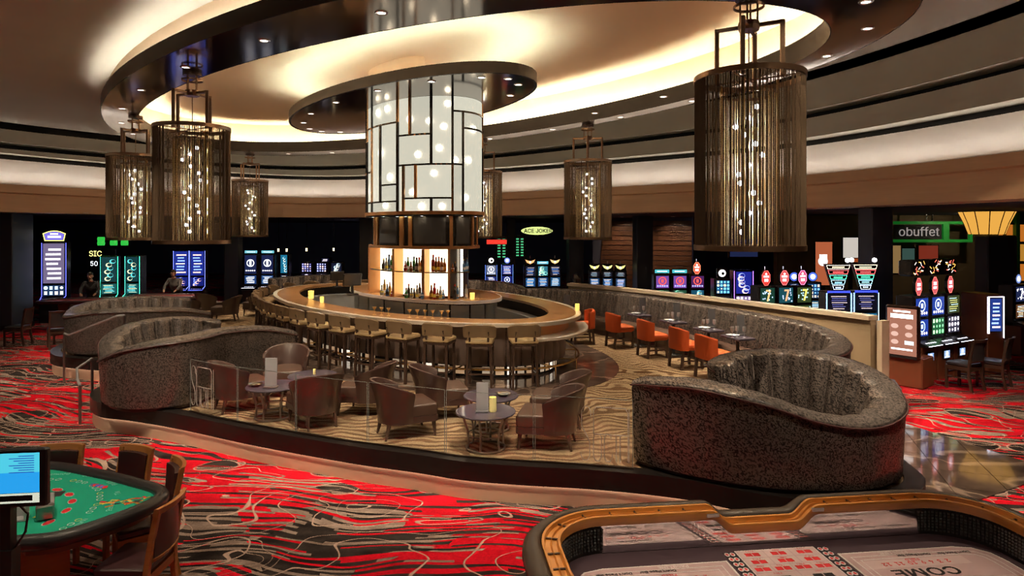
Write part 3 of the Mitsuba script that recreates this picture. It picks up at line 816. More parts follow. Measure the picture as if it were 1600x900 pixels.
# things on and behind the counter
gl = Proto()
gl.add('bowl', lathe([(0.028, 0.0), (0.030, 0.002), (0.032, 0.09), (0.030, 0.09), (0.027, 0.01), (0.0001, 0.01)], 12), 'glass_warm', emit=area((1.3, .75, .16), 0.02))
gl.add('flame', sphere(0.010, 0, 0, 0.03, 1, (1, 1, 1.6)), 'frost', emit=area((40, 22, 6), 0.0))
scene['glass_warm'] = pr((0.85, 0.60, 0.25), 0.2, 0.0, specular=0.8)
for u, v, lab in [(486, 467, 'amber candle glass on the left curve of the bar counter'), (503, 473, 'small amber candle glass further along the bar counter'), (902, 485, 'yellow candle glass at the right tip of the bar counter'), (738, 468, 'amber candle glass at the right end of the back bar')]:
    zc = 1.757 if v == 468 else 1.486
    x, y = at(u, v, zc)
    place(gl, 'candle_glass', lab, 'candle', (x, y, zc), 0, None, 2.2 if u == 486 else 1.5)
for k, (u, v) in enumerate([(585, 491.5), (596, 492.5), (607, 493.5), (640, 496), (652, 496.5), (664, 497), (676, 497.5), (690, 498), (700, 498)]):
    x, y = at(u, v, 1.487)
    t = Proto() if k == 0 else t
    if k == 0:
        t.add('bowl', lathe([(0.0001, 0.0), (0.04, 0.0), (0.006, 0.008), (0.006, 0.09), (0.045, 0.15), (0.042, 0.15), (0.0001, 0.09)], 14), 'glass_warm')
        t.add('rim', lathe([(0.045, 0.15), (0.046, 0.153), (0.042, 0.153)], 14), 'chrome')
    place(t, 'cocktail_glass', 'golden stemmed glass, %s from the left in the row along the bar counter' % ORD[k], 'glass', (x, y, 1.487), 0, 'stemmed glasses along the bar counter')
for i, (u, v, lab) in enumerate([(527, 449, 'dark point of sale terminal at the left inner curve of the bar'), (551, 461, 'tilted order screen on the left end of the back bar'), (838, 476, 'silver speed rail tray inside the right end of the bar')]):
    x, y = at(u, v, (1.487, 1.757, 1.215)[i])
    t = Proto()
    if i < 2:
        t.add('base', box(0.22, 0.2, 0.03, 0, 0, 0.015, 0.008), 'black_plastic')
        t.add('stand', bar([0, 0.02, 0.03], [0, 0.05, 0.22], 0.05), 'black_plastic')
        t.add('case', mv(box(0.40, 0.035, 0.28, 0, 0, 0, 0.01), 0, 0.03, 0.33, rx=0.3), 'black_plastic')
        t.add('screen', mv(box(0.36, 0.006, 0.24), 0, 0.008, 0.325, rx=0.3), 'tv_glass')
    else:
        t.add('tray', cat(box(0.9, 0.3, 0.02, 0, 0, 0.01), box(0.9, 0.02, 0.14, 0, -0.15, 0.07), box(0.9, 0.02, 0.14, 0, 0.15, 0.07)), 'chrome')
        for q in range(6):
            t.add('bottle', lathe([(0.0001, 0.02), (0.035, 0.02), (0.035, 0.18), (0.012, 0.22), (0.012, 0.28), (0.0001, 0.28)], 8), ['bottle_clear', 'bottle_red', 'bottle_green'][q % 3]) if False else None
    place(t, 'bar_terminal' if i < 2 else 'speed_rail', lab, 'terminal' if i < 2 else 'tray', (x, y, (1.487, 1.757, 1.212)[i]), -0.6 if i == 2 else 0.5)

# ================================================================== BOOTHS AND BANQUETTES
def booth(name, label, path, side, chan=0.27, thick=0.11, seat_d=0.56, seat=True, top_seat=0.44, category='booth', outer_w=0.42, n=None, ends=True):
    """Upholstered wall along the plan path [(x, y, height over the platform)]; side = +1 when the seat lies to the left of travel."""
    raw = spline(path, 400)
    L = np.hypot(*np.diff(raw[:, :2], axis=0).T).sum()
    n = n or max(24, int(L / (chan / 12.0)))
    q = spline(path, n)
    p, h = q[:, :2], q[:, 2]
    d = np.gradient(p, axis=0)
    d /= np.linalg.norm(d, axis=1, keepdims=True)
    nn = np.stack([-d[:, 1], d[:, 0]], 1) * side           # towards the sitter
    s = np.linspace(0, L, n)
    endf = np.clip(np.minimum(s, L - s) / 0.10, 0, 1) ** 0.5
    bi = np.sqrt(np.clip(1 - (2 * ((s / chan) % 1.0) - 1) ** 2, 0, 1))
    bo = np.abs(np.sin(np.pi * s / outer_w)) ** 0.14
    t = thick
    # (offset towards the sitter, level as a function of h, bulge inside, bulge outside)
    prof = [(-t + .01, lambda h: 0.05 + 0 * h, 0, .2), (-t - .02, lambda h: 0.075 + 0 * h, 0, 1), (-t - .035, lambda h: 0.45 * h, 0, 1), (-t - .045, lambda h: 0.72 * h, 0, 1), (-t - .055, lambda h: h - .10, 0, 1),
            (-t - .058, lambda h: h - .075, 0, .2), (-t - .066, lambda h: h - .06, 0, 1), (-t - .05, lambda h: h - .012, .1, 1), (-.03, lambda h: h + .012, .5, .5), (.04, lambda h: h - .008, .9, 0), (.062, lambda h: h - .05, 1, 0),
            (.080, lambda h: h - .14, 1, 0), (.135, lambda h: .5 * (h - .1) + .25, 1, 0), (.20, lambda h: 0.56 + 0 * h, 1, 0), (.22, lambda h: top_seat - .02 + 0 * h, .6, 0), (.22, lambda h: 0.13 + 0 * h, 0, 0)]
    P = []
    for o, z, ki, ko in prof:
        off = (o + min(.42 * chan, .105) * bi * ki - 0.028 * bo * ko) * endf + 0.0
        P.append(np.concatenate([p + nn * off[:, None], (ZP + z(h) * (0.97 + 0.03 * endf))[:, None]], 1))
    P = np.stack(P, 1)
    m = grid(P, cv=True)
    k, N = np.arange(len(prof) - 2) + 1, len(prof)
    m = fix(M(m.vertices, np.vstack([m.faces, np.stack([k * 0, k, k + 1], 1), np.stack([k * 0 + (n - 1) * N, (n - 1) * N + k + 1, (n - 1) * N + k], 1)])))
    b = Proto()
    b.add('backrest', m, 'leopard_leather', smooth=50)
    pq = p + nn * ((-t - .085 - .012) * endf)[:, None]
    b.add('piping', tube(np.c_[pq, ZP + (h - .062) * (0.97 + 0.03 * endf)], .011, 5), 'plinth')
    if seat:
        i0, i1 = int(n * .03), int(n * .97)
        sp = [(.10, .13), (seat_d - .03, .13), (seat_d, .20), (seat_d + .015, top_seat - .10), (seat_d - .02, top_seat - .02), (seat_d - .08, top_seat), (.30, top_seat + .012), (.10, top_seat)]
        S = np.stack([np.concatenate([p[i0:i1] + nn[i0:i1] * o, np.full((i1 - i0, 1), ZP + z)], 1) for o, z in sp], 1)
        ms = grid(S, cv=True)
        k, N, n2 = np.arange(6) + 1, 8, i1 - i0
        ms = fix(M(ms.vertices, np.vstack([ms.faces, np.stack([k * 0, k, k + 1], 1), np.stack([k * 0 + (n2 - 1) * N, (n2 - 1) * N + k + 1, (n2 - 1) * N + k], 1)])))
        b.add('seat', ms, 'seat_leather', smooth=50)
    i0, i1 = int(n * .015), int(n * .985)
    pl = [(-t + .03, 0.002), (-t + .03, .135), ((seat_d if seat else t) - .07, .135), ((seat_d if seat else t) - .07, 0.002)]
    S = np.stack([np.concatenate([p[i0:i1] + nn[i0:i1] * o, np.full((i1 - i0, 1), ZP + z)], 1) for o, z in pl], 1)
    ms = grid(S, cv=True)
    N, n2 = 4, i1 - i0
    ms = fix(M(ms.vertices, np.vstack([ms.faces, [[0, 1, 2], [0, 2, 3]], np.array([[0, 2, 1], [0, 3, 2]]) + (n2 - 1) * N])))
    b.add('plinth', ms, 'plinth')
    return place(b, name, label, category)


booth('round_booth', 'big swooping booth in dark patterned leather at the front right of the lounge',
      [(1.50, 7.62, .98), (1.72, 7.30, 1.05), (2.10, 7.02, 1.08), (2.65, 6.76, .99), (3.20, 6.68, .82), (3.70, 6.74, .77), (4.12, 7.05, .86), (4.24, 7.6, 1.04), (4.02, 8.1, 1.14), (3.5, 8.42, 1.16), (2.95, 8.42, 1.10), (2.6, 8.2, 1.0)], 1, chan=0.26, outer_w=.46)
booth('round_booth', 'curved patterned leather booth at the front left behind the lettered glass',
      [(-3.95, 11.75, .88), (-4.42, 11.3, 1.04), (-4.85, 10.65, 1.1), (-5.03, 10.0, 1.1), (-5.3, 9.72, 1.08), (-5.75, 9.68, .98), (-6.2, 9.97, .78), (-6.5, 10.45, .72), (-6.85, 11.05, .92), (-6.8, 11.75, 1.06), (-6.3, 12.2, 1.08), (-5.6, 12.3, 1.0)], -1, chan=0.30, outer_w=.5)
booth('round_booth', 'second curved patterned leather booth at the left edge, beyond the handrails',
      [(-7.1, 15.1, .8), (-7.6, 14.7, .95), (-8.3, 14.2, 1.0), (-9.0, 13.86, 1.0), (-9.5, 14.0, .9), (-9.95, 14.55, .86), (-10.25, 15.3, .95), (-10.1, 16.1, 1.02), (-9.3, 16.7, 1.02), (-8.4, 16.7, .95)], -1, chan=0.32, outer_w=.5)
booth('long_banquette', 'long curved banquette with tall channel tufted back along the right partition',
      [(0.3, 19.0, 1.0), (1.3, 18.4, 1.05), (2.3, 17.5, 1.08), (3.15, 16.2, 1.1), (4.15, 14.17, 1.1), (4.8, 12.5, 1.1), (5.2, 11.3, 1.08), (5.32, 10.55, .98), (5.05, 10.05, .88), (4.5, 9.82, .84), (3.8, 9.66, .82), (3.24, 9.6, .80)], -1, chan=0.205, seat_d=.52)
booth('far_banquette', 'short channel tufted banquette seen past the right side of the bar column',
      [(-3.2, 22.0, 1.0), (-2.2, 21.9, 1.04), (-1.2, 21.5, 1.06), (-0.4, 20.9, 1.06), (0.1, 20.3, 1.0), (0.35, 19.8, .9)], -1, chan=0.36)
booth('far_banquette', 'dark channel tufted banquette at the far left behind the bar stools',
      [(-9.0, 23.6, .95), (-8.3, 24.0, 1.0), (-7.2, 24.3, 1.05), (-6.0, 24.2, 1.0)], -1, chan=0.40)
# partition behind the long banquette
pp = spline([(1.75, 18.7), (2.6, 17.75), (3.5, 16.5), (4.35, 15.2), (5.05, 14.1), (5.75, 12.85), (6.3, 12.0), (6.55, 11.5)], 40)
t = Proto()
t.add('panel', solid_strip(pp, [(-0.0, 0.002), (0.0, 1.54), (0.16, 1.54), (0.16, 0.002)], False), 'partition_tan')
t.add('cap', solid_strip(pp, [(-0.05, 1.54), (-0.05, 1.62), (0.21, 1.62), (0.21, 1.54)], False), 'cap_tan')
e0, e1 = pp[-1], pp[-2]
t.add('end_post', mv(box(0.20, 0.10, 1.54), 6.62, 11.42, 0.772, rz=math.atan2(*(e1 - e0)[::-1]) + math.pi / 2), 'cap_tan')
scene['partition_tan'] = pr((0.22, 0.16, 0.10), 0.5)
scene['cap_tan'] = pr((0.46, 0.36, 0.27), 0.4)
place(t, 'low_partition', 'low tan partition with pale cap behind the long tufted banquette', 'partition')

# ------------------------------------------------------------------ lounge barrel chairs
bc_ = Proto()
A = np.radians(np.linspace(-101, 101, 33))
rings = []
for a in A:
    w = abs(a) / math.radians(101)
    ca, sa_ = math.cos(a - math.pi / 2), math.sin(a - math.pi / 2)
    zt = 0.80 - 0.17 * w ** 2.0
    fl_ = 0.36 + .055 * (1 - w)
    zm = .42 + (zt - .42) * .5
    rings.append([(r * ca, r * sa_ + .02, z) for r, z in [(0.265, .215), (0.31, .215), (0.325, .42), (.5 * (fl_ + .32), zm), (fl_ + .012, zt - .02), (fl_ + .008, zt), (fl_ - .014, zt + .005), (fl_ - .034, zt - .016), (.5 * (fl_ + .27) - .02, zm), (0.275, .42)]])
R = np.array(rings)
m = grid(R, cv=True)
k = np.arange(8) + 1
m = fix(M(m.vertices, np.vstack([m.faces, np.stack([k * 0, k, k + 1], 1), np.stack([k * 0 + 320, 320 + k + 1, 320 + k], 1)])))
bc_.add('backrest', m, 'brown_leather', smooth=55)
d_ = np.array([(0.26 * math.cos(t), 0.26 * math.sin(t) + .02) for t in np.linspace(math.pi, 2 * math.pi, 15)] + [(0.285, .14), (0.305, .40), (0.27, .435), (-0.27, .435), (-0.305, .40), (-0.285, .14)])
sc_ = lambda f, z: [(x * f, (y - .1) * f + .1, z) for x, y in d_]
R = np.array([sc_(.97, .30), sc_(1.0, .315), sc_(1.0, .43), sc_(.96, .455), sc_(.88, .462)])
m = grid(R, cv=True)
n_ = len(d_); k = np.arange(n_)
v = np.vstack([m.vertices, [[0, .1, .30], [0, .1, .466]]])
m = fix(M(v, np.vstack([m.faces, np.stack([(k + 1) % n_, k, k * 0 + 5 * n_], 1), np.stack([4 * n_ + k, 4 * n_ + (k + 1) % n_, k * 0 + 5 * n_ + 1], 1)])))
bc_.add('seat_cushion', m, 'seat_leather', smooth=45)
bc_.add('seat_frame', prism(sg.Polygon(d_ * [1.02, 1.0] + [0, .0]), .215, .302), 'brown_leather')
for sx, sy in ((-1, .385), (1, .385), (-.75, -.2), (.75, -.2)):
    p0, p1 = np.array([sx * .245, sy, .22]), np.array([sx * .26, sy + (.02 if sy > 0 else -.05), 0.0])
    bc_.add('leg', tube([p0, p0 * .5 + p1 * .5, p1], [.030, .024, .014], 6), 'dark_wood')
CH = [(-4.22, 9.78, -50, 'brown leather barrel chair behind the lettered glass, next to the left booth'),
      (-3.80, 10.78, -170, 'brown leather barrel chair with its back to the stools, left of the small round tables'),
      (-2.74, 8.98, 35, 'brown leather barrel chair seen from behind, in front of the two left tables'),
      (-2.12, 9.60, 78, 'brown leather barrel chair seen from behind, left of the pair that faces right'),
      (-1.50, 8.56, -62, 'nearest brown leather barrel chair of the pair facing right, seat towards the viewer'),
      (-1.12, 9.42, -72, 'farther brown leather barrel chair of the pair facing right'),
      (0.53, 8.14, 78, 'brown leather barrel chair beside the right lettering on the glass'),
      (0.72, 9.00, 80, 'brown leather barrel chair half hidden behind another, right of the front tables'),
      (-9.4, 18.5, 10, 'dark barrel chair at the far left lounge, nearest the second booth'),
      (-8.6, 19.4, 100, 'dark barrel chair at the far left lounge, turned to the right'),
      (-8.1, 20.5, 60, 'dark barrel chair at the far left lounge, nearest the bar stools'),
      (-9.7, 20.4, -30, 'dark barrel chair at the far left lounge, by the dark table'),
      (-8.6, 22.0, 150, 'dark barrel chair at the far left lounge, farthest back')]
for x, y, rz, lab in CH:
    place(bc_, 'barrel_chair', lab, 'armchair', (x, y, ZP), math.radians(rz), 'brown barrel chairs of the lounge', scale=(1.0, 1.0, 0.96))
# round cocktail tables
ct = Proto()
ct.add('table_top', lathe([(0.0001, .525), (.35, .525), (.372, .532), (.378, .545), (.372, .556), (.35, .560), (0.0001, .560)], 36), 'table_top_glass', smooth=40)
for k in range(6):
    a = k * math.pi / 3
    ct.add('leg', tube([(.30 * math.cos(a), .30 * math.sin(a), .525), (.235 * math.cos(a), .235 * math.sin(a), .30), (.22 * math.cos(a), .22 * math.sin(a), .16), (.235 * math.cos(a), .235 * math.sin(a), .012)], [.016, .014, .014, .014], 6), 'pewter')
for z, r in ((.02, .24), (.22, .222)):
    ct.add('ring', tube([(r * math.cos(t), r * math.sin(t), z) for t in np.linspace(0, 2 * math.pi, 32, endpoint=False)], .017 if z < .1 else .011, 6, True), 'pewter')
scene['table_top_glass'] = pr((0.035, 0.030, 0.045), 0.06, 0.0, specular=0.6)
TB = [(-3.49, 9.34, 'round dark glass table on chrome legs behind the upright menu holder'), (-3.12, 10.02, 'round dark glass table with a small candle, behind the chair seen from behind'),
      (-0.33, 8.03, 'round glass table with menu holder at the front of the lounge'), (-0.29, 8.80, 'round glass table just behind the front table')]
for x, y, lab in TB:
    place(ct, 'cocktail_table', lab, 'table', (x, y, ZP), 0.3, 'round cocktail tables of the lounge', scale=(1.0, 1.0, 0.84))
mh = Proto()
mh.add('card', mv(box(.13, .010, .30, 0, 0, .165, .002), 0, 0, 0, rx=-.06), 'menu_grey')
mh.add('foot', box(.14, .09, .018, 0, 0, .009, .004), 'pewter')
scene['menu_grey'] = pr((0.20, 0.20, 0.22), 0.35)
for x, y, z, lab in [(-3.46, 9.18, ZP + .4715, 'grey upright menu holder on the left cocktail table'), (-0.37, 7.96, ZP + .4715, 'grey upright menu holder on the front cocktail table')]:
    place(mh, 'menu_holder', lab, 'menu holder', (x, y, z), 0.0, None, 1.35 if x < -1 else 1.15)
cup = Proto()
cup.add('glass', lathe([(0.0001, 0), (.038, 0), (.040, .01), (.040, .15), (.036, .15), (.036, .02), (0.0001, .02)], 18), 'cup_gold', smooth=40)
cup.add('candle', lathe([(0.0001, .02), (.032, .02), (.032, .08), (0.0001, .08)], 12), 'print_white')
cup.add('flame', sphere(.010, 0, 0, .095, 1, (1, 1, 1.7)), 'frost', emit=area((30, 20, 8), 0))
scene['cup_gold'] = pr((0.85, 0.74, 0.34), 0.15, 0.0, specular=0.8)
place(cup, 'candle_glass', 'pale gold candle glass beside the menu holder on the front table', 'candle', (-0.24, 7.98, ZP + .4715), 0, None, 1.2)
place(cup, 'candle_glass', 'small white candle glass on the second left table', 'candle', (-3.10, 10.04, ZP + .4715), 0, None, 0.55)
dish = Proto()
dish.add('bowl', lathe([(0.0001, .0), (.05, .0), (.10, .035), (.104, .035), (.055, .006), (0.0001, .008)], 20), 'chrome', smooth=40)
place(dish, 'bowl', 'silver bowl on the table just behind the front table', 'bowl', (-0.12, 8.74, ZP + .4715))
place(dish, 'bowl', 'clear dish at the edge of the left cocktail table', 'bowl', (-3.72, 9.28, ZP + .4715))

mhd = Proto()
for path, dd in mh.parts:
    mhd.parts.append((path, {**dd, 'bsdf': {'type': 'ref', 'id': 'menu_dark' if path == 'card' else 'black_matte'}}))
scene['menu_dark'] = pr((0.07, 0.07, 0.08), 0.3)

# ------------------------------------------------------------------ orange chairs and their tables
oc = Proto()
oc.add('seat', cat(box(.50, .48, .13, 0, 0.02, .42, .03)), 'orange_velvet', smooth=45)
R = []
for a in np.radians(np.linspace(-165, -15, 17)):
    w = abs(a + math.pi / 2) / math.radians(75)
    cx, cy = math.cos(a), math.sin(a)
    kx = .27 / max(abs(cx), abs(cy) * .27 / .25, .001) if False else 1
    r_in, r_out = .235, .29
    sx_, sy_ = np.sign(cx) * abs(cx) ** .6, np.sign(cy) * abs(cy) ** .6
    zt = .78 - .05 * w ** 2
    R.append([(r_in * sx_, r_in * sy_ + .03, .36), (r_out * sx_, r_out * sy_ + .03, .36), (r_out * sx_ * 1.03, r_out * sy_ * 1.03 + .03, zt - .03), (r_out * sx_ * .97, r_out * sy_ * .97 + .03, zt), (r_in * sx_, r_in * sy_ + .03, zt - .01)])
R = np.array(R)
m = grid(R, cv=True)
k = np.arange(3) + 1
oc.add('backrest', fix(M(m.vertices, np.vstack([m.faces, np.stack([k * 0, k, k + 1], 1), np.stack([k * 0 + 80, 80 + k + 1, 80 + k], 1)]))), 'orange_velvet', smooth=50)
for sx in (-1, 1):
    for sy in (-1, 1):
        oc.add('leg', bar([sx * .21, .02 + sy * .20, .36], [sx * .215, .02 + sy * (.21 if sy > 0 else .235), 0], .042), 'dark_wood')
    oc.add('stretcher', bar([sx * .21, -.19, .16], [sx * .21, .22, .16], .026), 'dark_wood')
oc.add('stretcher', bar([-.21, .22, .14], [.21, .22, .14], .026), 'dark_wood')
OCH = []
for u, v, lab in [(942, 530, 'dim orange chair farthest along the row, its back turned towards the banquette'), (975, 545, 'orange velvet chair second farthest along the banquette'), (1027, 560, 'orange velvet chair in the middle of the row at the banquette'),
                  (1080, 577, 'orange velvet chair second nearest along the banquette'), (1124, 594, 'nearest orange velvet chair, partly hidden by the leather wall')]:
    x, y = at(u, v - 3, ZP)
    x -= .12
    if u < 950:
        x, y = 1.72, 15.5
    OCH.append((x, y))
    place(oc, 'dining_chair', lab, 'chair', (x, y, ZP), math.radians(-72 if u > 950 else 95), 'orange velvet chairs along the banquette', scale=1.05)
dt = Proto()
dt.add('table_top', box(.36, .56, .04, 0, 0, .73, .008), 'table_top_glass')
dt.add('column', lathe([(.03, .03), (.03, .71)], 12), 'black_matte')
dt.add('base', lathe([(0.0001, 0.0), (.16, 0.0), (.16, .02), (.04, .04), (.03, .04), (0.0001, .04)], 24), 'black_matte')
gs = Proto()
gs.add('stem_glass', lathe([(0.0001, 0), (.035, 0), (.005, .008), (.005, .09), (.035, .13), (.032, .20), (.030, .20), (.028, .14), (0.0001, .10)], 10), 'glassware', smooth=40)
scene['glassware'] = pr((0.55, 0.56, 0.58), 0.12, 0.2, specular=0.8)
pl_ = Proto()
pl_.add('plate', lathe([(0.0001, 0), (.07, 0), (.12, .016), (.122, .02), (.07, .006), (0.0001, .005)], 18), 'print_white', smooth=40)
nth = ['farthest', 'second farthest', 'middle', 'second nearest', 'nearest']
for k, (x, y) in enumerate(OCH[1:] + [(3.45, 10.55)] if False else OCH):
    tx, ty = x + .50, y + .12
    if k == 0:
        tx, ty = 1.25, 15.75
    place(dt, 'dining_table', '%s small square dark table between the orange chairs and the banquette' % nth[k].capitalize(), 'table', (tx, ty, ZP), math.radians(18), 'small dark tables along the banquette')
    place(mhd, 'menu_holder', 'dark upright menu holder on the %s small table' % nth[k], 'menu holder', (tx + .12, ty + .16, ZP + .751), .2, 'menu holders on the banquette tables', 1.2)
    if k:
        for q in range(3):
            place(gs, 'stem_glass', '%s stem glass of three on the %s small table by the banquette' % (['left', 'middle', 'right'][q], nth[k]), 'glass', (tx - .14 + .11 * q, ty - .12 + .07 * (q % 2), ZP + .751), 0, 'stem glasses on the %s table' % nth[k])
        place(pl_, 'plate', 'white plate on the %s small table by the banquette' % nth[k], 'plate', (tx - .06, ty + .08, ZP + .751), 0, None)

# ------------------------------------------------------------------ glass screen with lettering, handrails
ge = spline([(-4.82, 9.58), (-4.3, 9.25), (-3.48, 8.84), (-2.6, 8.42), (-2.0, 8.18), (-1.16, 7.88), (-0.56, 7.64), (0.1, 7.50), (0.7, 7.40), (1.38, 7.25)], 141)
gp = Proto()
NP = 6
for k in range(NP):
    i0, i1 = k * 140 // NP, (k + 1) * 140 // NP
    q = ge[i0:i1 + 1].copy()
    q[0] += (q[1] - q[0]) * .25; q[-1] += (q[-2] - q[-1]) * .25
    P = np.stack([np.c_[q, np.full(len(q), 0.43)], np.c_[q, np.full(len(q), 1.22)]], 1)
    pn = gp.add('pane', grid(P), 'clear_glass', smooth=True)
    for j, (qq, nm) in enumerate(((q[0], 'edge'), (q[-1], 'edge'))):
        gp.add(nm, bar([qq[0], qq[1], .43], [qq[0], qq[1], 1.22], .006), 'glass_edge', parent=pn)
    gp.add('edge', tube(np.c_[q, np.full(len(q), 1.222)], .0035, 4), 'glass_edge', parent=pn)
gp.add('channel', tube(np.c_[ge, np.full(len(ge), .445)], .018, 4), 'bronze_dark')
scene['glass_edge'] = pr((0.10, 0.12, 0.12), 0.2, 0.0, specular=0.8)


def letters(par, sx0, h, wdt, base, frac):
    """The word SOCIAL in tall thin outlines: tall S, A and L, short o, c and i."""
    # strokes in units of letter height; x runs to the right
    S = [(.22, .80), (.22, .90), (.17, .98), (.08, .98), (.03, .90), (.03, .64), (.20, .36), (.20, .10), (.15, .02), (.07, .02), (.02, .10), (.02, .16)]
    def loop(x, w, z1):
        return [(x, .10), (x, z1 - .06), (x + w * .25, z1), (x + w * .75, z1), (x + w, z1 - .06), (x + w, .10), (x + w * .75, .02), (x + w * .25, .02), (x, .10)]
    o = loop(.28, .16, .50)
    c = [(.64, .42), (.64, .46), (.60, .50), (.54, .50), (.50, .44), (.50, .10), (.54, .02), (.62, .02), (.66, .10), (.66, .16)]
    i = [(.74, .02), (.74, .50)]
    A1 = [(.82, .02), (.82, .50)]
    arch = [(.28, .50), (.28, .90), (.33, .98), (.93, .98), (.98, .90), (.98, .02)]
    bar_ = [(.28, .50), (.98, .50)]
    l = [(1.06, .02), (1.06, .98)]
    for k, (nm, st_) in enumerate((('S', S), ('O', o), ('C', c), ('I', i), ('A', A1), ('A', arch), ('A', bar_), ('L', l))):
        pts = []
        for (a, b), (a2, b2) in zip(st_[:-1], st_[1:]):
            for f in np.linspace(0, 1, 5, endpoint=False):
                pts.append((a + (a2 - a) * f, b + (b2 - b) * f))
        pts.append(st_[-1])
        W = []
        for a, b in pts:
            s_ = sx0 + a * wdt
            j = min(max(s_, 0), 139.0)
            q = ge[int(j)] + (ge[int(j) + 1] - ge[int(j)]) * (j - int(j))
            W.append((q[0] - .006, q[1] - .012, base + b * h))
        child(par, 'letter', tube(W, .0055, 4, ref=(.25, 1, 0) if sx0 > 50 else (.5, .87, 0)), 'letter_frost')
scene['letter_frost'] = pr((0.34, 0.32, 0.31), 0.4)
gk = place(gp, 'glass_screen', 'low curved glass screen with tall thin SOCIAL lettering along the lounge edge', 'glass screen')
step = np.hypot(*np.diff(ge, axis=0).T).mean()
letters(gk, 127.3, .64, 12.6 / 1.06 * .98, .50, 1)
letters(gk, 1.0, .60, 8.4 / 1.06 * 1.4, .55, 1)
for pts, lab in [([(-9.25, 13.22, 0.002), (-9.25, 13.22, 1.02), (-9.1, 13.15, 1.0), (-7.85, 12.72, 1.45), (-7.75, 12.8, 1.45), (-7.75, 12.8, ZP + .002)], 'slim grey steel handrail by the steps between the left booths'),
                 ([(-7.02, 10.40, 0.002), (-7.02, 10.40, .62), (-7.13, 10.5, .70), (-7.22, 10.62, .86), (-7.12, 10.85, .98), (-7.12, 10.85, ZP + .002)], 'short grey steel handrail in front of the left booth')]:
    hr = Proto()
    hr.add('post', tube([pts[0], pts[1]], .022, 8), 'pewter')
    hr.add('post', tube([pts[-1], pts[-2]], .022, 8), 'pewter')
    hr.add('rail', tube(pts[1:-1], .02, 8), 'rail_steel')
    place(hr, 'handrail', lab, 'handrail')
scene['rail_steel'] = pr((0.45, 0.47, 0.5), 0.25, 0.8)

# ================================================================== CHANDELIERS
scene['bulb_glass'] = pr((0.9, 0.85, 0.7), 0.3)


def chandelier(seed, zb, zt, bulb_w):
    r_ = random.Random(seed)
    c = Proto()
    R, Ri = .60, .30
    for z, nm in ((zt, 'rim'), (zb, 'rim')):
        c.add(nm, solid_strip(oval(0, 0, R, R, 0, 48), [(-.022, z - .03), (.012, z - .03), (.012, z + .03), (-.022, z + .03)]), 'bronze', smooth=40)
    c.add('inner_rim', solid_strip(oval(0, 0, Ri, Ri, 0, 32), [(-.012, zt - .2), (.008, zt - .2), (.008, zt - .17), (-.012, zt - .17)]), 'bronze')
    c.add('inner_rim', solid_strip(oval(0, 0, Ri, Ri, 0, 32), [(-.012, zb - .01), (.008, zb - .01), (.008, zb + .02), (-.012, zb + .02)]), 'bronze')

    def strands(rad, n, z0, z1, r, jit):
        t = (np.arange(n) + np.array([r_.uniform(-jit, jit) for _ in range(n)])) * 2 * np.pi / n
        V, F = [], []
        k3 = np.arange(3) * 2 * np.pi / 3
        for k, a in enumerate(t):
            x, y = rad * math.cos(a), rad * math.sin(a)
            rr = r * r_.uniform(.75, 1.15)
            ring = np.stack([x + rr * np.cos(k3 + a), y + rr * np.sin(k3 + a)], 1)
            V += [np.c_[ring, [z0] * 3], np.c_[ring, [z1] * 3]]
            b = k * 6
            for q in range(3):
                w = (q + 1) % 3
                F += [[b + q, b + w, b + 3 + w], [b + q, b + 3 + w, b + 3 + q]]
        return M(np.vstack(V), F)
    p = c.add('chain_curtain', strands(R - .006, 150, zb, zt, .0068, .35), 'chain_outer', label={'kind': 'stuff', 'label': 'dark bronze bead chains'})
    p = c.add('inner_chain_curtain', strands(Ri, 64, zb, zt - .18, .0048, .3), 'chain_inner', label={'kind': 'stuff', 'label': 'pale gold bead chains'})
    zh = zt + .60
    for k in range(4):
        a = math.pi / 4 + k * math.pi / 2 + .25
        x, y = .36 * math.cos(a), .36 * math.sin(a)
        c.add('frame_arm', cat(bar([.06 * math.cos(a), .06 * math.sin(a), zh], [x, y, zh], .035, .045), bar([x, y, zh + .02], [x, y, zt - .02], .045, .03)), 'bronze')
        c.add('inner_bar', bar([x * .86, y * .86, zt - .05], [x * .86, y * .86, zb], .022, .014), 'brass')
        x, y = .095 * math.cos(a), .095 * math.sin(a)
        c.add('rod', tube([(x, y, zh), (x, y, 5.84)], .011, 6), 'bronze')
    c.add('hub', lathe([(0.0001, zh - .05), (.11, zh - .05), (.125, zh), (.11, zh + .05), (0.0001, zh + .05)], 20), 'bronze')
    c.add('canopy', lathe([(0.0001, 5.79), (.15, 5.79), (.15, 5.845), (0.0001, 5.845)], 24), 'bronze_dark')
    c.add('canopy_ring', lathe([(.16, 5.70), (.17, 5.70), (.17, 5.73), (.16, 5.73)], 24), 'bronze')
    c.add('stem', tube([(0, 0, zh), (0, 0, zb + .1)], .006, 5), 'bronze')
    for k in range(4):
        a = k * math.pi / 2 + .9
        c.add('spoke', bar([0, 0, zt - .02], [R * math.cos(a), R * math.sin(a), zt - .02], .015), 'bronze')
    nb = 14
    for k in range(nb):
        z = zt - .32 - k * (zt - zb - .5) / (nb - 1)
        a = k * 1.25 + seed
        rr = .09 + .06 * ((k * 7) % 3) / 2
        x, y = rr * math.cos(a), rr * math.sin(a)
        b = c.add('bulb', sphere(.030, x, y, z, 1), 'bulb_glass', emit=area(np.array([1.0, .84, .52]) * 95, bulb_w))
        c.add('socket', lathe([(0.0001, 0), (.012, 0), (.012, .03), (0.0001, .03)], 6), 'brass', parent=b) if False else None
    return c


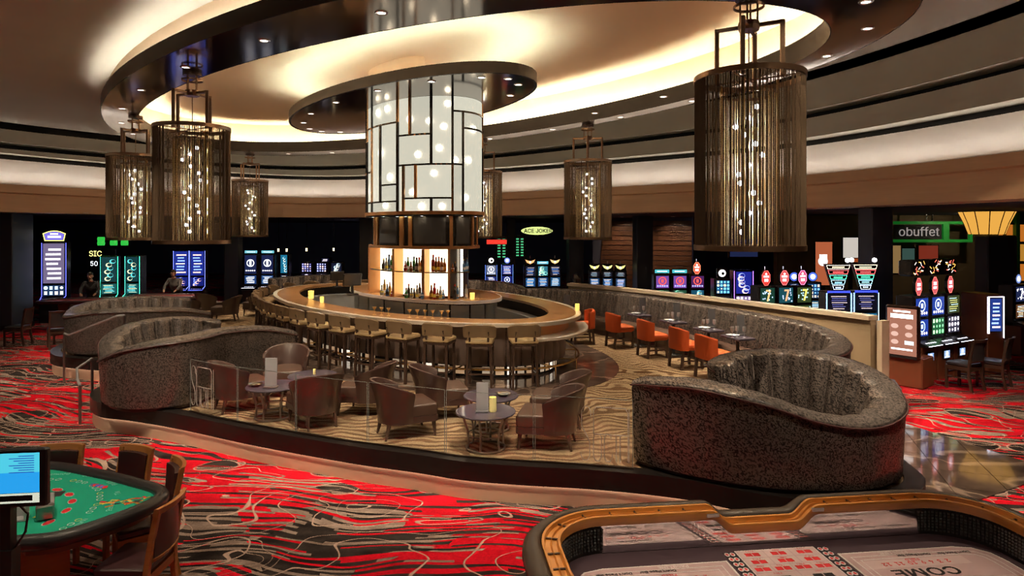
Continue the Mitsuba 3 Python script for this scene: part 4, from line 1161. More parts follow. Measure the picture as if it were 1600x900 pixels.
for i, (x, y, lab, w) in enumerate([(2.72, 7.35, 'nearest big bead chain chandelier, over the front right booth', .22), (-5.47, 10.95, 'second largest bead chain chandelier, hanging over the left booth', .22),
                                    (-8.88, 15.1, 'bead chain chandelier at the far left, half behind the larger one', .22), (-9.25, 22.6, 'smallest bead chain chandelier, left of the bar column', .22),
                                    (1.93, 16.3, 'bead chain chandelier alone between the bar column and the nearest chandelier', .22), (-0.9, 19.2, 'bead chain chandelier half hidden behind the right side of the bar column', .22)]):
    place(chandelier(i, 2.95, 4.89, w), 'chandelier', lab, 'chandelier', (x, y, 0), 0.1 * i, 'bead chain chandeliers under the ring')

# ================================================================== CRAPS TABLE (front right)
cr = Proto()
CA, CO = math.radians(6.8), (0.67, 4.77, 0.0)
LX = 2.57                                     # length of the straight mirror wall
# inner wall path: near-left, round the far side, near-right
def rrect(x0, x1, y0, y1, r, k=10):
    pts = []
    for cx_, cy_, a0 in ((x1 - r, y0 + r, -90), (x1 - r, y1 - r, 0), (x0 + r, y1 - r, 90), (x0 + r, y0 + r, 180)):
        for a in np.radians(np.linspace(a0, a0 + 90, k)):
            pts.append((cx_ + r * math.cos(a), cy_ + r * math.sin(a)))
    return np.array(pts)


def resamp(p, n):
    p = np.vstack([p, p[:1]])
    s = np.r_[0, np.cumsum(np.hypot(*np.diff(p, axis=0).T))]
    t = np.linspace(0, s[-1], n, endpoint=False)
    return np.stack([np.interp(t, s, p[:, k]) for k in range(2)], 1)


inn = resamp(rrect(-.40, LX + .40, -1.12, 0.0, .40), 300)
def dipz(p):
    u = np.abs(p[:, 0] - LX / 2)
    w = 1 - np.clip((u - .26) / .17, 0, 1)
    w = w * w * (3 - 2 * w)
    return np.where(p[:, 1] > -.3, -.115 * w, 0.0)
def rail(off_z, m_=None):
    d = np.roll(inn, -1, 0) - np.roll(inn, 1, 0)
    d /= np.linalg.norm(d, axis=1, keepdims=True)
    nn = np.stack([d[:, 1], -d[:, 0]], 1)
    z = dipz(inn)
    P = np.stack([np.c_[inn + nn * o, z * f + zz] for o, zz, f in off_z], 1)
    return fix(grid(P, cu=True, cv=True))
cr.add('wood_rail', rail([(-.012, .95, 1), (-.018, 1.0, 1), (-.012, 1.018, 1), (.004, 1.02, 1), (.012, .992, 1), (.045, .992, 1), (.050, 1.008, 1), (.056, .992, 1), (.09, .992, 1), (.098, 1.02, 1), (.116, 1.022, 1), (.118, .95, 1)]), 'rail_wood', smooth=50)
cr.add('arm_pad', rail([(.119, .93, 1), (.119, 1.012, 1), (.15, 1.028, .9), (.20, 1.015, .8), (.245, .975, .6), (.25, .93, .5), (.20, .88, .4), (.119, .87, .4)]), 'olive_leather', smooth=60)
scene['olive_leather'] = pr((0.045, 0.030, 0.022), 0.38, 0.0, specular=0.6)
cr.add('apron', rail([(.0, .60, 0), (.0, .71, 0), (.18, .86, .4), (.19, .60, 0)]), 'cherry_wood')
cr.add('inner_wall', rail([(0.0, .72, 0), (0.022, .955, 1), (.11, .955, 1), (.11, .72, 0)]), 'black_matte')
cr.add('bed', prism(sg.Polygon(inn).buffer(-.001), .66, .742), 'felt_purple')
for sx in (.2, LX - .2):
    cr.add('pedestal', box(.55, .75, .66, sx, -.56, .33, .02), 'cherry_wood')
# dividers across the chip rail
d = np.roll(inn, -1, 0) - np.roll(inn, 1, 0); d /= np.linalg.norm(d, axis=1, keepdims=True)
nn_ = np.stack([d[:, 1], -d[:, 0]], 1)
for k in range(0, 300, 7):
    if abs(inn[k][0] - LX / 2) < .46 and inn[k][1] > -.3:
        continue
    a, b = inn[k] + nn_[k] * .008, inn[k] + nn_[k] * .094
    cr.add('rail_divider', bar([a[0], a[1], .998], [b[0], b[1], .998], .008, .014), 'dark_wood')
# mirror on the far wall and rubber bumps in the corners
mp = cr.add('mirror', prism(sg.box(0.0, -.006, LX, -.001), .745, .95), 'mirror') if False else None
mm = M([(0.0, -.006, .747), (LX, -.006, .747), (LX, -.006, .95), (0.0, -.006, .95)], [[0, 1, 2], [0, 2, 3]])
zt_ = lambda x: .95 + dipz(np.array([[x, 0.0]]))[0]
xs = np.linspace(0, LX, 60)
P = np.stack([np.c_[xs, np.full(60, -.006), np.full(60, .747)], np.c_[xs, np.array([-.006 + .022 * (zt_(x) - .751) / .2 for x in xs]), [zt_(x) - .004 for x in xs]]], 1)
cr.add('mirror', grid(P), 'mirror')
V, F = [], []
for k in range(len(inn)):
    x, y = inn[k]
    if 0.02 < x < LX - .02 and y > -.2 or y < -.95:
        continue
    for sub in (0,):
        q = inn[k] * (1 - sub) + inn[(k + 1) % 300] * sub
        nrm = -nn_[k]; tg = d[k]
        for r in range(7):
            z = .775 + r * .0235
            c0 = q + nrm * .001
            b = len(V)
            for (u_, w_) in ((-1, -1), (1, -1), (1, 1), (-1, 1)):
                V.append((*(c0 + tg * u_ * .0092), z + w_ * .0092))
            V.append((*(c0 + nrm * .014), z))
            F += [[b, b + 1, b + 4], [b + 1, b + 2, b + 4], [b + 2, b + 3, b + 4], [b + 3, b, b + 4]]
cr.add('rubber_bumps', M(V, F), 'rubber', label={'kind': 'stuff', 'label': 'rows of black rubber diamonds on the end wall'})
scene['rubber'] = pr((0.05, 0.055, 0.055), 0.25, 0.0, specular=0.9)
for x in (.86, LX - .86):
    cr.add('clip', box(.10, .02, .03, x, -.012, .985, .004), 'chrome')
ZF = .7425


def fl(poly, lvl, mat, nm, par=None, lab=None):
    return cr.add(nm, prism(poly, ZF + lvl * .0007, ZF + lvl * .0007 + .0006), mat, parent=par, label=lab)


def ftext(s, h, x, y, mat, lvl=4, bold=True, sx=1.0):
    m = ctext(s, h, .0006, bold)
    m.apply_scale([sx, 1, 1])
    cr.add('lettering', mv(m, x, y, ZF + lvl * .0007, rz=math.pi), mat)


MX = LX / 2 + .02
for sgn in (-1, 1):
    f = lambda x: MX + sgn * x
    bx = lambda a, b, y0, y1: sg.box(min(f(a), f(b)), y0, max(f(a), f(b)), y1)
    outer = sg.Polygon([(f(.43), -.215), (f(1.36), -.215), (f(1.50), -.25), (f(1.58), -.34), (f(1.60), -.46), (f(1.60), -1.0), (f(.43), -1.0)])
    pn = fl(outer, 0, 'print_white', 'layout_panel')
    fl(outer.buffer(-.014), 1, 'print_pink', 'field_area')
    fl(outer.buffer(-.062).difference(outer.buffer(-.070)), 2, 'print_white', 'line')
    fl(outer.buffer(-.108).difference(outer.buffer(-.116)), 2, 'print_white', 'line')
    fl(bx(.43, .444, -1.0, -.215), 2, 'print_white', 'line')
    ftext('PASS LINE', .032, f(.85), -.255, 'print_white', 3)
    ftext("Don't Pass Bar", .028, f(.98), -.300, 'print_black', 3)
    ftext("Don't Pass Bar", .028, f(1.30), -.305, 'print_black', 3)
    fl(bx(.50, 1.32, -.455, -.345), 2, 'print_pale', 'field_strip')
    ftext('2  3  4  9  10  11  12', .040, f(.92), -.405, 'print_red', 3)
    ftext('FIELD', .028, f(.92), -.362, 'print_red', 3)
    ftext('COME', .092, f(.90), -.530, 'print_black', 3, sx=1.35)
    for k, s in enumerate(['4', '5', 'SIX', '8', 'NINE', '10']):
        x0 = .47 + k * .17
        fl(bx(x0, x0 + .16, -.85, -.63), 2, 'print_pale', 'number_box')
        ftext(s, .06, f(x0 + .08), -.74, 'print_black', 3)
    # black strip with odds circles
    stp = fl(sg.Polygon([(f(.325), -.105), (f(.415), -.105), (f(.400), -.92), (f(.325), -.92)]), 0, 'print_black', 'odds_strip')
    for r in range(11):
        for q in (0, 1):
            e = sa.scale(sg.Point(f(.348 + q * .042 - .001 * r * (q)), -.135 - r * .07).buffer(1, 10), .019, .026)
            fl(e, 1, 'print_white', 'circle', stp)
            fl(sa.scale(e, .55, .55), 2, 'print_red', 'mark', stp)
box_ = sg.box(MX - .315, -.95, MX + .315, -.09)
fl(box_, 0, 'print_white', 'center_box')
fl(box_.buffer(-.008), 1, 'print_pink', 'center_area')
rows = [(-.095, -.205, 3, 'print_red'), (-.205, -.305, 3, 'print_red'), (-.305, -.405, 4, 'print_red'), (-.405, -.56, 2, 'print_black'), (-.56, -.70, 2, 'print_black'), (-.70, -.82, 3, 'print_red'), (-.82, -.945, 3, 'print_red')]
for y1, y0, n, mat in rows:
    for k in range(n):
        x0, x1 = MX - .307 + k * .614 / n, MX - .307 + (k + 1) * .614 / n
        fl(sg.box(x0 + .004, y0 + .004, x1 - .004, y1 - .004), 2, 'print_pale', 'bet_box')
        cx_, cy_ = (x0 + x1) / 2, (y0 + y1) / 2 - .008
        s_ = .026 if n > 2 else .034
        for q in (-1, 1):
            fl(sg.box(cx_ + q * s_ * 1.15 - s_, cy_ - s_ * .9, cx_ + q * s_ * 1.15 + s_, cy_ + s_ * .9), 3, mat, 'die_mark')
        ftext(['HARD', '7 TO 1', '9 TO 1', '4 TO 1'][(k + n) % 4], .014, cx_, y1 - .018, 'print_red', 3)
scene['print_pale'] = pr((0.64, 0.49, 0.50), 0.9)
for k in range(8):
    cr.add('chip_tray_slot', box(.05, .035, .004, MX - .2 + k * .055, -1.02, ZF + .003), 'print_red') if False else None
place(cr, 'craps_table', 'big craps table with orange wood rail, mirror wall and pink printed layout', 'gaming table', CO, CA)

# ================================================================== BLACKJACK TABLE (front left)
bj = Proto()
curve = spline([(-3.74, 4.78), (-3.44, 4.86), (-3.20, 5.16), (-3.06, 5.48), (-3.13, 5.70), (-3.42, 5.87), (-3.9, 6.09), (-4.55, 6.32), (-4.95, 6.26), (-5.22, 6.02), (-5.18, 5.86)], 90)
tp = sg.Polygon(curve)
inner = tp.buffer(-.055)
bj.add('table_bed', prism(tp.buffer(-.02), .74, .80), 'cherry_wood')
bj.add('felt', prism(inner, .80, .812), 'felt_green')
bj.add('arm_rest', tube(np.c_[curve, np.full(90, .805)], np.full(90, .062), 10), 'black_leather', smooth=50)
bj.add('apron', prism(tp.buffer(-.10).difference(tp.buffer(-.14)), .66, .74), 'cherry_wood')
bj.add('pedestal', prism(sa.rotate(sg.box(-4.25, 5.18, -3.75, 5.52), 35), 0.02, .62), 'chair_wood')
bj.add('base', prism(sa.rotate(sg.box(-4.30, 5.12, -3.70, 5.58), 35), 0.0, .06), 'dark_wood')
bj.add('dealer_rail', bar([-3.74, 4.80, .80], [-5.16, 5.86, .80], .07, .05), 'chair_wood')
zt = .8125


def bl(poly, mat, nm, lvl=0, par=None):
    return bj.add(nm, prism(poly, zt + lvl * .0006, zt + lvl * .0006 + .0005), mat, parent=par)


dc = np.array([-4.30, 5.20])                     # dealer's place
for k, a in enumerate(np.radians([-8, 13, 32, 50, 70, 92])):
    q = dc + np.array([math.cos(a), math.sin(a)]) * .60
    e = sa.rotate(sa.scale(sg.Point(*q).buffer(1, 12), .058, .034), math.degrees(a) + 90)
    bj_o = bl(e, 'print_white', 'bet_spot')
    bl(sa.scale(e, .85, .85), 'print_red', 'spot_fill', 1, bj_o)
    q = dc + np.array([math.cos(a), math.sin(a)]) * .80
    for j in (-1, 0, 1):
        w = q + np.array([-math.sin(a), math.cos(a)]) * j * .075
        c_ = sg.Point(*w).buffer(.026, 10)
        bl(c_.difference(c_.buffer(-.006)), 'print_yellow' if j == 1 else 'print_white', 'bet_circle')
    q = dc + np.array([math.cos(a), math.sin(a)]) * (.93 if k else .86)
    m = ctext(['Fortune', 'Bonus', 'Tie', 'Pairs', 'Fortune', 'Bonus'][k], .045, .0005)
    bj.add('lettering', mv(m, q[0], q[1], zt, rz=a + math.pi / 2 + .2), 'print_teal')
band = []
for r0, r1, mat in ((.44, .475, 'print_white'), (.40, .425, 'print_yellow')):
    t_ = np.radians(np.linspace(0, 75, 24))
    po = [(dc[0] + r1 * math.cos(t), dc[1] + r1 * math.sin(t)) for t in t_] + [(dc[0] + r0 * math.cos(t), dc[1] + r0 * math.sin(t)) for t in t_[::-1]]
    bl(sg.Polygon(po), mat, 'rule_band')
rr = random.Random(3)
for k in range(26):
    x, y = -3.50 + rr.uniform(-.02, .34) * 1.0, 5.44 + rr.uniform(-.05, .09)
    y += (x + 3.5) * .25
    bl(sa.rotate(sg.box(x - .03, y - .012, x + .03, y + .012), rr.uniform(-40, 60)), ['print_orange', 'print_yellow', 'print_red', 'print_black'][k % 4], 'flame_mark', k % 3)
bl(sa.rotate(sg.box(-4.16, 5.60, -3.98, 5.72), 15), 'print_black', 'card_mat')
for k in range(6):
    q = np.array([-3.85, 5.88]) + np.array([.03 * k, -.012 * k])
    bl(sa.rotate(sg.box(q[0] - .02, q[1] - .03, q[0] + .02, q[1] + .03), 20), 'print_red' if k % 2 else 'blue_print', 'card_mark', k % 3)
scene['blue_print'] = pr((0.10, 0.10, 0.45), 0.9)
place(bj, 'blackjack_table', 'rounded card table with green printed felt and black padded rim', 'gaming table')
sh = Proto()
sh.add('body', mv(box(.12, .24, .12, 0, 0, .06, .01), rx=.12), 'pewter')
sh.add('front', mv(box(.12, .02, .14, 0, -.12, .06, .004), rx=-.5), 'paper')
place(sh, 'card_shoe', 'grey card shoe on the green felt beside the monitor', 'card shoe', (-3.82, 5.24, .832), .6)
dh = Proto()
dh.add('rack', cat(box(.12, .02, .16, 0, .05, .08), box(.12, .10, .012, 0, 0, .006), box(.012, .10, .14, -.055, 0, .07), box(.012, .10, .14, .055, 0, .07)), 'paper')
place(dh, 'discard_holder', 'clear grey discard holder on the green felt left of the card shoe', 'card holder', (-3.98, 5.16, .816), .4)
mo = Proto()
mo.add('case', box(.56, .05, .40, 0, 0, .20, .01), 'black_plastic')
def _scr(p, n, uv):
    return mi.Color3f(0)
mo.add('screen', M([(-.25, -.027, .10), (.235, -.027, .10), (.235, -.027, .375), (-.25, -.027, .375)], [[0, 1, 2], [0, 2, 3]]), 'black_plastic', emit=area((.02, .36, .85), 0))
mo.add('upper_glow', M([(-.25, -.0275, .24), (.235, -.0275, .24), (.235, -.0275, .375), (-.25, -.0275, .375)], [[0, 1, 2], [0, 2, 3]]), 'black_plastic', emit=area((.08, .62, .80), 0))
for k in range(8):
    w_ = .10 + .06 * ((k * 5) % 3) / 2
    mo.add('text_line', M([(.20 - w_, -.028, .35 - k * .016), (.20, -.028, .35 - k * .016), (.20, -.028, .356 - k * .016), (.20 - w_, -.028, .356 - k * .016)], [[0, 1, 2], [0, 2, 3]]), 'black_plastic', emit=area((.02, .10, .45), 0))
mo.add('lower_panel', M([(-.25, -.028, .03), (.235, -.028, .03), (.235, -.028, .098), (-.25, -.028, .098)], [[0, 1, 2], [0, 2, 3]]), 'print_white', emit=area((.55, .62, .50), 0))
mo.add('dark_bar', M([(-.25, -.0285, .045), (.19, -.0285, .045), (.19, -.0285, .083), (-.25, -.0285, .083)], [[0, 1, 2], [0, 2, 3]]), 'black_plastic')
mo.add('stand', cat(bar([0, .03, .02], [0, .03, -.30], .07), bar([0, .03, -.30], [0, .03, -1.22], .10)), 'black_plastic')
mo.add('foot', box(.4, .36, .03, 0, .03, -1.225), 'black_plastic')
mo.add('cable', tube([(.05, .05, 0), (.11, .06, -.08), (.10, .05, -.2), (.04, .04, -.3)], .008, 5), 'black_plastic')
place(mo, 'monitor', 'blue betting monitor on a black stand at the left edge, beside the green felt', 'monitor', (-3.50, 4.42, 1.24), .12)

# wooden casino chairs with dark leather
wc = Proto()
wc.add('seat', box(.46, .44, .075, 0, .0, .50, .02), 'burgundy_leather', smooth=40)
wc.add('seat_rail', cat(box(.46, .03, .07, 0, .215, .43), box(.46, .03, .07, 0, -.215, .43), box(.03, .42, .07, -.215, 0, .43), box(.03, .42, .07, .215, 0, .43)), 'chair_wood')
for sx in (-1, 1):
    wc.add('front_leg', bar([sx * .205, .205, 0], [sx * .205, .205, .46], .042), 'chair_wood')
    pts = [(sx * .21, -.27, 0), (sx * .21, -.215, .3), (sx * .21, -.215, .5), (sx * .20, -.25, .75), (sx * .195, -.30, 1.0)]
    wc.add('back_post', tube(pts, .030, 4), 'chair_wood')
    wc.add('stretcher', bar([sx * .205, .20, .24], [sx * .205, -.23, .24], .025), 'chair_wood')
wc.add('stretcher', bar([-.205, .205, .32], [.205, .205, .32], .03), 'chair_wood')
xs = np.linspace(-.225, .225, 13)
def bow(z, y, th, x0, x1, zt2, n=13):
    X = np.linspace(x0, x1, n)
    Y = y - .045 * (1 - (X / .225) ** 2)
    R = np.stack([np.c_[X, Y - th / 2, np.full(n, z)], np.c_[X, Y + th / 2, np.full(n, z)], np.c_[X, Y + th / 2 - .02, np.full(n, zt2)], np.c_[X, Y - th / 2 - .02, np.full(n, zt2)]], 1)
    m = grid(R, cv=True)
    e = (n - 1) * 4
    return fix(M(m.vertices, np.vstack([m.faces, [[0, 1, 2], [0, 2, 3], [e, e + 2, e + 1], [e, e + 3, e + 2]]])))
wc.add('crest_rail', bow(.965, -.285, .035, -.225, .225, 1.02), 'chair_wood', smooth=40)
wc.add('back_pad', bow(.60, -.225, .05, -.185, .185, .965), 'burgundy_leather', smooth=40)
wc.add('back_rail', bow(.565, -.225, .03, -.19, .19, .60), 'chair_wood')
for x, y, rz, lab in [(-3.06, 5.20, 90, 'wooden chair with dark leather seat in front of the card table, seen from the side'), (-4.55, 6.21, 182, 'wooden chair behind the card table, left one of the three by the carpet'),
                      (-3.87, 6.17, 160, 'wooden chair behind the card table, middle one of the three by the carpet'), (-3.38, 5.86, 128, 'wooden chair behind the card table, right one of the three at its corner'),
                      (-5.55, 6.45, 215, 'wooden chair cut off by the left edge of the picture')]:
    place(wc, 'wooden_chair', lab, 'chair', (x, y, 0.0), math.radians(rz), 'wooden chairs around the card table', scale=(.96, .96, .955))

# ================================================================== THE GAMING FLOOR AROUND THE LOUNGE
scene['screen_black'] = pr((0.01, 0.01, 0.012), 0.2)


def quad(x0, x1, z0, z1, y):
    return M([(x0, y, z0), (x1, y, z0), (x1, y, z1), (x0, y, z1)], [[0, 1, 2], [0, 2, 3]])


def facing(poly, y):
    """Flat lit figure in the x-z plane that faces -y."""
    if not hasattr(poly, 'geom_type'):
        poly = sg.Polygon(poly)
    out = []
    for g in getattr(poly, 'geoms', [poly]):
        v, f = trimesh.creation.triangulate_polygon(g, engine='earcut')
        v = np.asarray(v); f = np.asarray(f)
        m = M(np.c_[v[:, 0], np.full(len(v), y), v[:, 1]], f)
        flip = m.face_normals[:, 1] > 0
        m.faces[flip] = m.faces[flip][:, ::-1]
        out.append(M(m.vertices, m.faces))
    return cat(out)


def disc(x, z, r, sx=1.0, sz=1.0, n=10):
    return sa.scale(sg.Point(x, z).buffer(r, n // 2 + 1), sx, sz)


def lit(p, name, poly_or_mesh, y, c, k, parent=None):
    m = facing(poly_or_mesh, y) if not isinstance(poly_or_mesh, trimesh.Trimesh) else poly_or_mesh
    return p.add(name, m, 'screen_black', emit=area(np.array(c) * k, 0), parent=parent)


def screen(p, name, x0, x1, z0, z1, y, bg, fg, kind, seed, kb=.5, kf=2.2):
    r = random.Random(seed)
    s = p.add(name, box(x1 - x0 + .05, .05, z1 - z0 + .05, (x0 + x1) / 2, y + .027, (z0 + z1) / 2, .012), 'black_plastic')
    lit(p, 'glow', sg.box(x0, z0, x1, z1), y - .0015, bg, kb, s)
    w, h = x1 - x0, z1 - z0
    polys, polys2 = [], []
    if kind == 'reels':
        n, m = 4, max(2, int(round(4 * h / w)))
        for i in range(n):
            for j in range(m):
                cx, cz = x0 + w * (i + .5) / n, z0 + h * (j + .5) / m
                g = disc(cx, cz, w / n * r.uniform(.22, .42)) if r.random() < .6 else sg.box(cx - w / n * .3, cz - h / m * .35, cx + w / n * .3, cz + h / m * .35)
                (polys if r.random() < .55 else polys2).append(g)
    elif kind == 'ring':
        g = disc(x0 + w / 2, z0 + h * .58, min(w, h) * .34)
        polys.append(g.difference(g.buffer(-min(w, h) * .09)))
        for i in range(5):
            polys2.append(disc(x0 + w * (.14 + .18 * i), z0 + h * .17, w * .07))
        polys.append(sg.box(x0 + w * .4, z0 + h * .45, x0 + w * .6, z0 + h * .72))
    elif kind == 'lines':
        for i in range(7):
            zz = z0 + h * (.1 + .12 * i)
            a = r.uniform(.08, .25)
            (polys if i % 3 else polys2).append(sg.box(x0 + w * a, zz, x0 + w * (1 - r.uniform(.08, .3)), zz + h * .055))
    elif kind == 'seven':
        polys.append(sg.Polygon([(x0 + w * .38, z0 + h * .88), (x0 + w * .72, z0 + h * .88), (x0 + w * .72, z0 + h * .78), (x0 + w * .56, z0 + h * .12), (x0 + w * .42, z0 + h * .12), (x0 + w * .58, z0 + h * .76), (x0 + w * .38, z0 + h * .76)]))
        for i in range(12):
            polys2.append(disc(x0 + w * r.uniform(.08, .92), z0 + h * r.uniform(.1, .9), w * .05))
    elif kind == 'swirl':
        for i in range(6):
            a = r.uniform(0, 6)
            cx, cz = x0 + w * r.uniform(.25, .75), z0 + h * (.12 + .14 * i)
            g = disc(cx, cz, min(w, h) * .22, 1, .8)
            (polys if i % 2 else polys2).append(g.difference(disc(cx + w * .05, cz + h * .01, min(w, h) * .15, 1, .8)))
    clip = sg.box(x0 + .004, z0 + .004, x1 - .004, z1 - .004)
    for k, (pp_, c) in enumerate(((polys, fg), (polys2, tuple(.6 * f + .4 * b for f, b in zip(fg[::-1], (1, 1, 1)))))):
        if pp_:
            u = shapely.union_all(pp_).intersection(clip)
            if u.geom_type == 'GeometryCollection':
                u = shapely.union_all([g for g in u.geoms if g.area > 0])
            if u.area > 1e-6:
                q = lit(p, 'symbols', u, y - .003 - .001 * k, c, kf, s)
            p.lab[q] = {'kind': 'stuff'}
    return s


def slot(topper, c_top, bg1, fg1, k1, bg2, fg2, k2, seed, w=.56, wood=False, deck=(.8, .85, 1.0), neon=None, tall=1.0, kb=.5, kf=2.2):
    p = Proto()
    body = 'cherry_wood' if wood else 'black_plastic'
    p.add('base', box(w, .55, .74, 0, 0, .37, .012), body)
    p.add('cabinet', box(w, .36, .98 * tall, 0, .08, .79 + .49 * tall, .02), 'black_plastic')
    dk = p.add('button_deck', fix(M([(-w / 2, -.40, .74), (w / 2, -.40, .74), (w / 2, -.08, .74), (-w / 2, -.08, .74), (-w / 2, -.40, .78), (w / 2, -.40, .78), (w / 2, -.08, .87), (-w / 2, -.08, .87)],
                         [[0, 2, 1], [0, 3, 2], [4, 5, 6], [4, 6, 7], [0, 1, 5], [0, 5, 4], [2, 3, 7], [2, 7, 6], [1, 2, 6], [1, 6, 5], [3, 0, 4], [3, 4, 7]])), 'black_plastic')
    p.add('light', quad(-w / 2 + .03, w / 2 - .03, .755, .775, -.4015), 'screen_black', emit=area(np.array(deck) * 2.2, 0), parent=dk)
    p.add('buttons', cat([mv(box(.05, .03, .012), -.16 + .08 * k, -.30, .812, rx=.27) for k in range(5)]), 'print_white', emit=area(np.array(deck) * 1.2, 0), parent=dk)
    if topper == 'crown':
        screen(p, 'ticket_screen', -.11, .11, .44, .60, -.30, (.35, .55, .95), (1, 1, 1), 'ring', seed + 50, .9, 2.0)
    screen(p, 'main_screen', -w / 2 + .06, w / 2 - .06, .92, 1.27, -.125, bg1, fg1, k1, seed, kb, kf)
    screen(p, 'upper_screen', -w / 2 + .06, w / 2 - .06, 1.34, .79 + .98 * tall - .05, -.125, bg2, fg2, k2, seed + 5, kb, kf)
    zt = .79 + .98 * tall
    if neon:
        for sx in (-1, 1):
            p.add('neon_strip', cat(bar([sx * (w / 2 - .012), -.118, .90], [sx * (w / 2 - .012), -.118, zt - .03], .016), bar([sx * (w / 2 - .012), -.118, .90], [sx * (w / 2 - .05), -.34, .80], .016)), 'screen_black', emit=area(np.array(neon) * 3, 0))
    if topper == 'octagon':
        o = [(.15 * math.cos(a) * .9, zt + .19 + .21 * math.sin(a)) for a in np.radians(np.arange(22.5, 360, 45))]
        t = p.add('topper', mv(trimesh.creation.extrude_polygon(sg.Polygon(o), .06, engine='earcut'), 0, 0, 0, rx=math.pi / 2), 'black_plastic')
        g = sg.Polygon(o)
        lit(p, 'rim_glow', g.buffer(-.008).difference(g.buffer(-.028)), -.062, c_top, 2.2, t)
        lit(p, 'sign_glow', g.buffer(-.035), -.062, (c_top[0], c_top[1] * .6, c_top[2] * .6), 1.0, t)
        lit(p, 'figure', shapely.union_all([sg.box(-.055, zt + .10, .055, zt + .17), sg.box(-.075, zt + .20, .075, zt + .25), disc(0, zt + .29, .03)]), -.064, (1, .9, .85), 2.4, t)
        p.add('lamp', cat([lathe([(.012, zt + .40), (.018, zt + .47), (0.0001, zt + .48)], 6)]), 'print_white', emit=area((.5, .5, .6), 0))
    elif topper == 'pill':
        t = p.add('topper', box(w * .98, .10, .14, 0, -.02, zt + .09, .03), 'black_plastic')
        lit(p, 'sign_glow', sg.box(-w * .42, zt + .045, w * .42, zt + .135).buffer(.012), -.073, c_top, .9, t)
        lit(p, 'wordmark', sg.box(-w * .3, zt + .075, w * .3, zt + .105), -.075, (1, 1, 1), 2.2, t)
    elif topper == 'round':
        t = p.add('topper', mv(lathe([(0.0001, 0), (.13, 0), (.13, .05), (0.0001, .05)], 18), 0, -.02, zt + .14, rx=math.pi / 2), 'black_plastic')
        g = disc(0, zt + .14, .118, n=20)
        lit(p, 'sign_glow', g, -.073, c_top, 1.0, t)
        lit(p, 'figure', g.buffer(-.045), -.075, (.85, .9, 1), 2.0, t)
    elif topper == 'pyramid':
        t = p.add('topper', mv(trimesh.creation.extrude_polygon(sg.Polygon([(-.11, zt), (.11, zt), (.30, zt + .62), (-.30, zt + .62)]), .08, engine='earcut'), 0, 0, 0, rx=math.pi / 2), 'black_plastic')
        for k, c in enumerate([(.9, .75, .5), (1, .12, .12), (.1, .9, .5), (.35, .75, 1), (.6, .75, 1)]):
            z1 = zt + .60 - k * .115
            h1, h0 = .105 + .18 * (z1 - zt) / .6, .105 + .18 * (z1 - .10 - zt) / .6
            g = sg.Polygon([(-h0 + .012, z1 - .10), (h0 - .012, z1 - .10), (h1 - .012, z1), (-h1 + .012, z1)])
            lit(p, 'tier', g.difference(g.buffer(-.016)), -.083, c, 2.4, t)
            lit(p, 'tier_text', sg.box(-h0 * .55, z1 - .068, h0 * .55, z1 - .035), -.083, c, 1.5, t)
        lit(p, 'base_glow', sg.box(-.26, zt - .05, .26, zt + .02), -.115, (.05, .08, 1), 1.6, t)
        for sx in (-1, 1):
            p.add('globe', sphere(.055, sx * .26, .02, zt + .70, 2), 'frost', emit=area((3, 3, 3.2), 0))
    elif topper == 'fan':
        o = sg.Polygon([(-.30, zt + .02), (-.36, zt + .30), (-.18, zt + .38), (0, zt + .41), (.18, zt + .38), (.36, zt + .30), (.30, zt + .02)])
        t = p.add('topper', mv(trimesh.creation.extrude_polygon(o, .08, engine='earcut'), 0, 0, 0, rx=math.pi / 2), 'black_plastic')
        lit(p, 'rim_glow', o.buffer(-.01).difference(o.buffer(-.045)), -.083, (.9, .85, .2), 1.8, t)
        lit(p, 'sign_glow', o.buffer(-.05), -.083, (.25, .2, .9), 1.0, t)
        lit(p, 'wordmark', sg.box(-.2, zt + .14, .2, zt + .21).union(sg.box(-.12, zt + .25, .12, zt + .31)), -.085, (1, .95, .9), 2.4, t)
    elif topper == 'mask':
        t = p.add('topper', box(w * .9, .08, .26, 0, 0, zt + .13, .02), 'black_plastic')
        g = sg.Polygon([(-.2, zt + .22), (0, zt + .15), (.2, zt + .22), (.14, zt + .10), (0, zt + .03), (-.14, zt + .10)])
        lit(p, 'figure', g, -.043, c_top, 1.6, t)
        lit(p, 'mark', disc(0, zt + .12, .04), -.046, (1, 1, .9), 2.0, t)
        p.add('lamp', lathe([(.014, zt + .26), (.014, zt + .36), (0.0001, zt + .37)], 6), 'print_white')
    elif topper == 'ball':
        t = p.add('topper', box(.3, .08, .3, 0, 0, zt + .15, .02), 'black_plastic')
        lit(p, 'figure', disc(0, zt + .15, .11, n=14).difference(disc(.02, zt + .14, .04)), -.043, (.95, .95, .9), 1.5, t)
    elif topper == 'crown':
        o = [(.15 * math.cos(a) * .9, zt + .19 + .21 * math.sin(a)) for a in np.radians(np.arange(22.5, 360, 45))]
        g = sg.Polygon(o)
        t = p.add('topper', mv(trimesh.creation.extrude_polygon(g, .06, engine='earcut'), 0, 0, 0, rx=math.pi / 2), 'black_plastic')
        lit(p, 'rim_glow', g.buffer(-.008).difference(g.buffer(-.03)), -.062, (1, .15, .12), 2.0, t)
        lit(p, 'sign_glow', g.buffer(-.035), -.062, (1, .15, .18), .8, t)
        lit(p, 'figure', sg.box(-.07, zt + .12, .07, zt + .17).union(sg.box(-.06, zt + .2, .06, zt + .27)), -.064, (1, .8, .9), 2.6, t)
        h = p.add('header', box(w * .9, .3, .34, 0, .08, zt + .58, .03), 'black_plastic')
        r = random.Random(seed)
